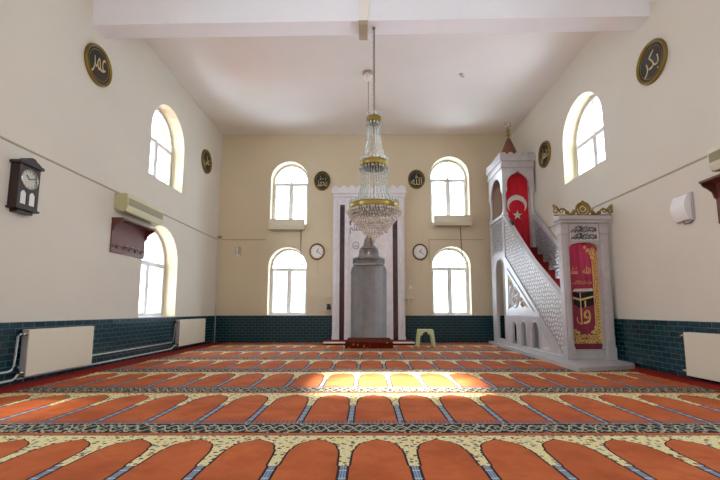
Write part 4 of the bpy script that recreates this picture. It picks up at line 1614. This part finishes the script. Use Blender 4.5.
t = tag(MB().tube([on_left(2.0, 0.185, 0.05), on_left(5.14, 0.185, 0.05), on_left(5.18, 0.20, 0.05), on_left(5.2, 0.25, 0.055), on_left(5.2, 0.62, 0.075), on_left(5.225, 0.645, 0.085), on_left(5.25, 0.645, 0.085)], 0.014, 8).build('heating_pipe', M['pipe']),
        'white heating pipe that rises to the top valve of the wide radiator', 'pipe', 'heating pipes along the tiled wall')
t = tag(MB().tube([on_left(2.0, 0.070, 0.05), on_left(5.2, 0.070, 0.05), on_left(5.235, 0.09, 0.06), on_left(5.25, 0.155, 0.085)], 0.014, 8).build('heating_pipe', M['pipe']),
        'white heating pipe that reaches the bottom valve of the wide radiator', 'pipe', 'heating pipes along the tiled wall')
t = tag(MB().tube([on_left(5.3, 0.215, 0.0275), on_left(9.42, 0.215, 0.0275), on_left(9.45, 0.25, 0.04), on_left(9.46, 0.65, 0.07), on_left(9.5, 0.675, 0.085)], 0.012, 8).build('heating_pipe', M['pipe']),
        'upper white heating pipe running between the two radiators under the window', 'pipe', 'heating pipes along the tiled wall')
t = tag(MB().tube([on_left(5.3, 0.070, 0.0275), on_left(9.4, 0.070, 0.0275), on_left(9.46, 0.13, 0.06), on_left(9.5, 0.165, 0.085)], 0.012, 8).build('heating_pipe', M['pipe']),
        'lower white heating pipe running between the two radiators near the carpet', 'pipe', 'heating pipes along the tiled wall')
tag(MB().tube([(-W + 0.03, D - 0.03, 3.08), (-W + 0.03, D - 0.03, 0.012)], 0.013, 8).build('corner_pipe', M['pipe']),
    'thin vertical pipe in the wall corner beside the far radiator', 'pipe')


# ------------------------------------------------------------------ trunking and small wall things
def line(fn, pts, label, r=0.012):
    mb = MB()
    for (u0, v0), (u1, v1) in zip(pts, pts[1:]):
        fbox(mb, fn, min(u0, u1) - (r if u0 == u1 else 0), max(u0, u1) + (r if u0 == u1 else 0), min(v0, v1) - r, max(v0, v1) + r, 0.0, 0.014)
    tag(mb.build('mounted_cable', M['cable']), label, 'trunking', 'thin cable trunking on the walls')


line(on_left, [(0.5, 3.09), (11.98, 3.09)], 'thin beige cable trunking along the pendulum clock wall')
line(on_back, [(-4.45, 3.10), (-3.1, 3.10)], 'thin horizontal cable trunking on the far wall near the corner pipe')
line(on_back, [(1.90, 3.10), (3.55, 3.10)], 'thin horizontal cable trunking on the far wall near the pulpit')
line(on_back, [(1.90, 3.10), (1.90, 2.38)], 'short vertical cable trunking between the far clock and window near the pulpit', 0.007)
line(on_right, [(5.05, 3.0), (10.3, 3.0)], 'thin beige cable trunking passing behind the gilded pulpit gate')

t = thing('corner_sensor', (-W + 0.1, D - 0.06, 3.14), 'tiny white sensor with dark lens high in the wall corner', 'sensor')
MB().box(-W + 0.0, -W + 0.13, D - 0.08, D, 3.13, 3.21, 0.01).build('body', M['cable'], t)
MB().lathe([(0.0, 0.0), (0.022, 0.0), (0.018, 0.015), (0, 0.02)], (-W + 0.08, D - 0.08, 3.17), 12, 'y').build('lens', M['dark'], t)

t = thing('wall_light', on_back(-3.92, 2.6, 0), 'small white narrow wall light between the corner and lower far window', 'light')
mb = MB()
fbox(mb, on_back, -3.99, -3.85, 2.60, 2.88, 0.0, 0.03, 0.006)
mb.build('back_plate', M['cable'], t)
MB().tube([on_back(-3.94, 2.63, 0.05), on_back(-3.94, 2.86, 0.05)], 0.025, 10).build('tube', M['white'], t)
mb = MB()
fbox(mb, on_back, -3.985, -3.855, 2.60, 2.635, 0.02, 0.08, 0.006)
mb.build('holder', M['white'], t)

# shelf with the radio beside the niche
t = thing('wall_shelf', on_back(-1.18, 0.9, 0), 'narrow two-tier wall shelf beside the niche holding a black radio', 'shelf', 'small wall shelves beside the niche')
for v in (0.955, 1.345):
    mb = MB()
    fbox(mb, on_back, -1.33, -1.05, v, v + 0.02, 0.0, 0.13, 0.004)
    mb.build('board', M['wall'], t)
mb = MB()
fbox(mb, on_back, -1.33, -1.05, 0.90, 1.36, 0.0, 0.012)
mb.build('back_board', M['wall_back'], t)
t = thing('radio', on_back(-1.14, 0.975, 0.07), 'small black radio on the lower board of the wall shelf', 'radio')
mb = MB()
fbox(mb, on_back, -1.20, -1.075, 0.975, 1.07, 0.035, 0.11, 0.008)
mb.build('body', M['dark'], t)
mb = MB()
fbox(mb, on_back, -1.20, -1.09, 1.085, 1.14, 0.04, 0.10, 0.01)
mb.build('handset', M['dark'], t)
mb = MB()
fbox(mb, on_back, -1.16, -1.12, 1.065, 1.09, 0.05, 0.09)
mb.build('cradle', M['dark'], t)

t = thing('wall_shelf', on_back(1.24, 1.2, 0), 'small empty cream bracket shelf on the wall above the green stool', 'shelf', 'small wall shelves beside the niche')
mb = MB()
fbox(mb, on_back, 1.14, 1.40, 1.30, 1.33, 0.0, 0.14, 0.006)
mb.build('board', M['white'], t)
prof = [(0.0, 1.30), (0.0, 1.18), (0.02, 1.18), (0.06, 1.24), (0.12, 1.27), (0.12, 1.30)]
vs = [on_back(uu, v, w) for uu in (1.22, 1.27) for w, v in prof]
MB().faces(vs, [tuple(range(6)), tuple(range(6, 12))] + [(i, (i + 1) % 6, 6 + (i + 1) % 6, 6 + i) for i in range(6)]).build('bracket', M['white'], t)
t = thing('wall_switch', on_back(1.31, 1.62, 0), 'small white switch plate on the far wall above the bracket shelf', 'switch')
mb = MB()
fbox(mb, on_back, 1.27, 1.36, 1.60, 1.70, 0.0, 0.014, 0.004)
mb.build('plate', M['white'], t)
mb = MB()
fbox(mb, on_back, 1.29, 1.34, 1.62, 1.68, 0.012, 0.022, 0.003)
mb.build('rocker', M['white'], t)

# bowed white box on the right-hand wall
t = thing('wall_speaker', on_right(5.6, 2.22, 0), 'white wall speaker with bowed front above the picture-edge radiator', 'speaker')
prof = [(0.001, 0.0), (0.06, 0.0)] + [(0.06 + 0.06 * sin(pi * k / 10), 0.36 * k / 10) for k in range(1, 10)] + [(0.06, 0.36), (0.001, 0.36)]
vs = []
for u in (5.46, 5.72):
    vs += [on_right(u, 2.22 + v, w) for w, v in prof]
n = len(prof)
MB().faces(vs, [tuple(range(n)), tuple(range(n, 2 * n))] + [(i, (i + 1) % n, n + (i + 1) % n, n + i) for i in range(n)]).build('cover', M['white'], t)
mb = MB()
fbox(mb, on_right, 5.43, 5.74, 2.20, 2.60, 0.0, 0.02, 0.004)
mb.build('back_plate', M['rad_side'], t)
MB().tube([on_right(5.6, 2.22, 0.04), on_right(5.58, 2.17, 0.04), on_right(5.5, 2.17, 0.03), on_right(5.46, 2.2, 0.008)], 0.01, 6).build('lead', M['cable_grey'], t)

# small fittings on the ceiling
t = thing('ceiling_light', (0.02, 8.75, ZC), 'small white round light on the ceiling behind the chandelier chain', 'light')
MB().lathe([(0.0, ZC), (0.13, ZC), (0.13, ZC - 0.02), (0.09, ZC - 0.03), (0.0, ZC - 0.03)], (0.02, 8.75, 0), 24).build('base', M['rad_side'], t)
MB().lathe([(0.0, ZC - 0.03), (0.07, ZC - 0.03), (0.095, ZC - 0.08), (0.09, ZC - 0.15), (0.05, ZC - 0.20), (0.0, ZC - 0.215)], (0.02, 8.75, 0), 24).build('globe', M['bulb'], t)
MB().tube([(0.03, 8.75, ZC - 0.2), (0.03, 8.75, 5.0)], 0.007, 6).build('cord', M['chain'], t)
t = thing('ceiling_hook', (2.2, 8.8, ZC), 'tiny metal hook in the bare ceiling away from the chandelier', 'hook')
MB().lathe([(0, ZC), (0.05, ZC), (0.045, ZC - 0.015), (0, ZC - 0.02)], (2.2, 8.8, 0), 14).build('plate', M['rad_side'], t)
MB().tube([(2.2, 8.8, ZC - 0.01), (2.2, 8.8, ZC - 0.05), (2.24, 8.8, ZC - 0.08), (2.27, 8.8, ZC - 0.05)], 0.01, 6).build('hook', M['chain'], t)

# cream bracket hanging on the beam face
t = thing('beam_bracket', (-0.05, 6.1, 5.57), 'cream tapered bracket fixed to the white beam above the chandelier chain', 'bracket')
vs = []
for y in (5.90, 6.36):
    vs += [(-0.135, y, 5.56), (0.01, y, 5.56), (0.11, y, 6.45), (-0.135, y, 6.45)]
MB().box(-0.135, 0.01, 5.985, 6.36, 5.54, 5.64, 0.004).build('foot', M['cable'], t)
vs = [(-0.135, 5.98, 5.62), (0.01, 5.98, 5.62), (0.11, 5.98, 6.44), (-0.135, 5.98, 6.44)]
vs2 = [(x, 6.02, z) for x, y, z in vs]
MB().faces(vs + vs2, [(0, 1, 2, 3), (4, 5, 6, 7), (0, 1, 5, 4), (1, 2, 6, 5), (2, 3, 7, 6), (3, 0, 4, 7)]).build('face_plate', M['bracket'], t)


# ------------------------------------------------------------------ stool
def stool():
    cx_, cy_ = 1.525, 10.62
    r = thing('plastic_stool', (cx_, cy_, 0.012), 'light green plastic stool standing on the carpet before the tiled far wall', 'stool')
    zt = 0.46
    mb = MB().box(cx_ - 0.185, cx_ + 0.185, cy_ - 0.17, cy_ + 0.17, zt - 0.028, zt, 0.012)
    mb.build('seat', M['stool'], r)
    # skirt with arched cut-outs on four sides
    def skirt(fn, hw, sk):
        out = [(-hw, zt - 0.02), (hw, zt - 0.02), (hw + 0.01, zt - 0.12)] + [((hw - 0.075) * cos(a), zt - 0.155 + 0.10 * sin(a)) for a in [pi * k / 10 for k in range(11)]] + [(-hw - 0.01, zt - 0.12)]
        return MB().mesh(plate_mesh(out, [], -0.008, 0.008, fn)).build('apron', M['stool'], r)
    skirt(lambda u, v, w: (cx_ + u, cy_ - 0.165 - (zt - v) * 0.12 + w, v), 0.178, 0)
    skirt(lambda u, v, w: (cx_ + u, cy_ + 0.165 + (zt - v) * 0.12 + w, v), 0.178, 0)
    skirt(lambda u, v, w: (cx_ - 0.18 - (zt - v) * 0.12 + w, cy_ + u, v), 0.163, 0)
    skirt(lambda u, v, w: (cx_ + 0.18 + (zt - v) * 0.12 + w, cy_ + u, v), 0.163, 0)
    for sx in (-1, 1):
        for sy in (-1, 1):
            vs = []
            for z, o, hw in ((zt - 0.02, 0.0, 0.036), (0.25, 0.03, 0.030), (0.012, 0.055, 0.022)):
                x, y = cx_ + sx * (0.155 + o), cy_ + sy * (0.14 + o)
                vs += [(x - hw, y - hw, z), (x + hw, y - hw, z), (x + hw, y + hw, z), (x - hw, y + hw, z)]
            fs = [(0, 1, 2, 3), (8, 9, 10, 11)]
            for b in (0, 4):
                fs += [(b + i, b + (i + 1) % 4, b + 4 + (i + 1) % 4, b + 4 + i) for i in range(4)]
            MB().faces(vs, fs).build('leg', M['stool'], r)


stool()

# ------------------------------------------------------------------ daylight
wd = bpy.data.worlds.new('overcast_sky')
SC.world = wd
wd.use_nodes = True
bg = wd.node_tree.nodes['Background']
bg.inputs['Color'].default_value = (0.84, 0.95, 1.10, 1)
bg.inputs['Strength'].default_value = 6.0

sun = bpy.data.lights.new('sun', 'SUN')
sun.energy = 48.0
sun.angle = radians(3.2)
sun.color = (1.0, 0.95, 0.87)
so = bpy.data.objects.new('sun', sun)
COL.objects.link(so)
so.rotation_euler = Vector((0.02, 1.0, -0.577)).to_track_quat('-Z', 'Y').to_euler()
so.location = (0, -8, 12)


def portal(fn, u0, u1, v0, v1, away):
    l = bpy.data.lights.new('sky_portal', 'AREA')
    l.shape = 'RECTANGLE'
    l.size, l.size_y = (u1 - u0), (v1 - v0)
    l.cycles.is_portal = True
    o = bpy.data.objects.new('sky_portal', l)
    COL.objects.link(o)
    a = Vector(fn((u0 + u1) / 2, (v0 + v1) / 2, -TW + 0.02))
    b = Vector(fn((u0 + u1) / 2, (v0 + v1) / 2, 1.0))
    o.location = a
    d = (b - a).normalized()
    o.rotation_euler = d.to_track_quat('-Z', 'Z').to_euler()


for fn, ws in ((on_back, WIN_BACK), (on_left, WIN_LEFT), (on_right, WIN_RIGHT), (on_front, WIN_FRONT + SUN_FRONT)):
    for w_ in ws:
        portal(fn, *w_, 1)

SC.view_settings.view_transform = 'Standard'
SC.view_settings.look = 'None'
SC.view_settings.gamma = 1.0
SC.view_settings.use_curve_mapping = False
SC.view_settings.exposure = 1.04
SC.cycles.use_denoising = True
SC.cycles.max_bounces = 12
SC.cycles.diffuse_bounces = 8
SC.cycles.glossy_bounces = 4
SC.cycles.transmission_bounces = 8
SC.cycles.transparent_max_bounces = 12
SC.cycles.caustics_reflective = False
SC.cycles.caustics_refractive = False
SC.cycles.sample_clamp_indirect = 8.0
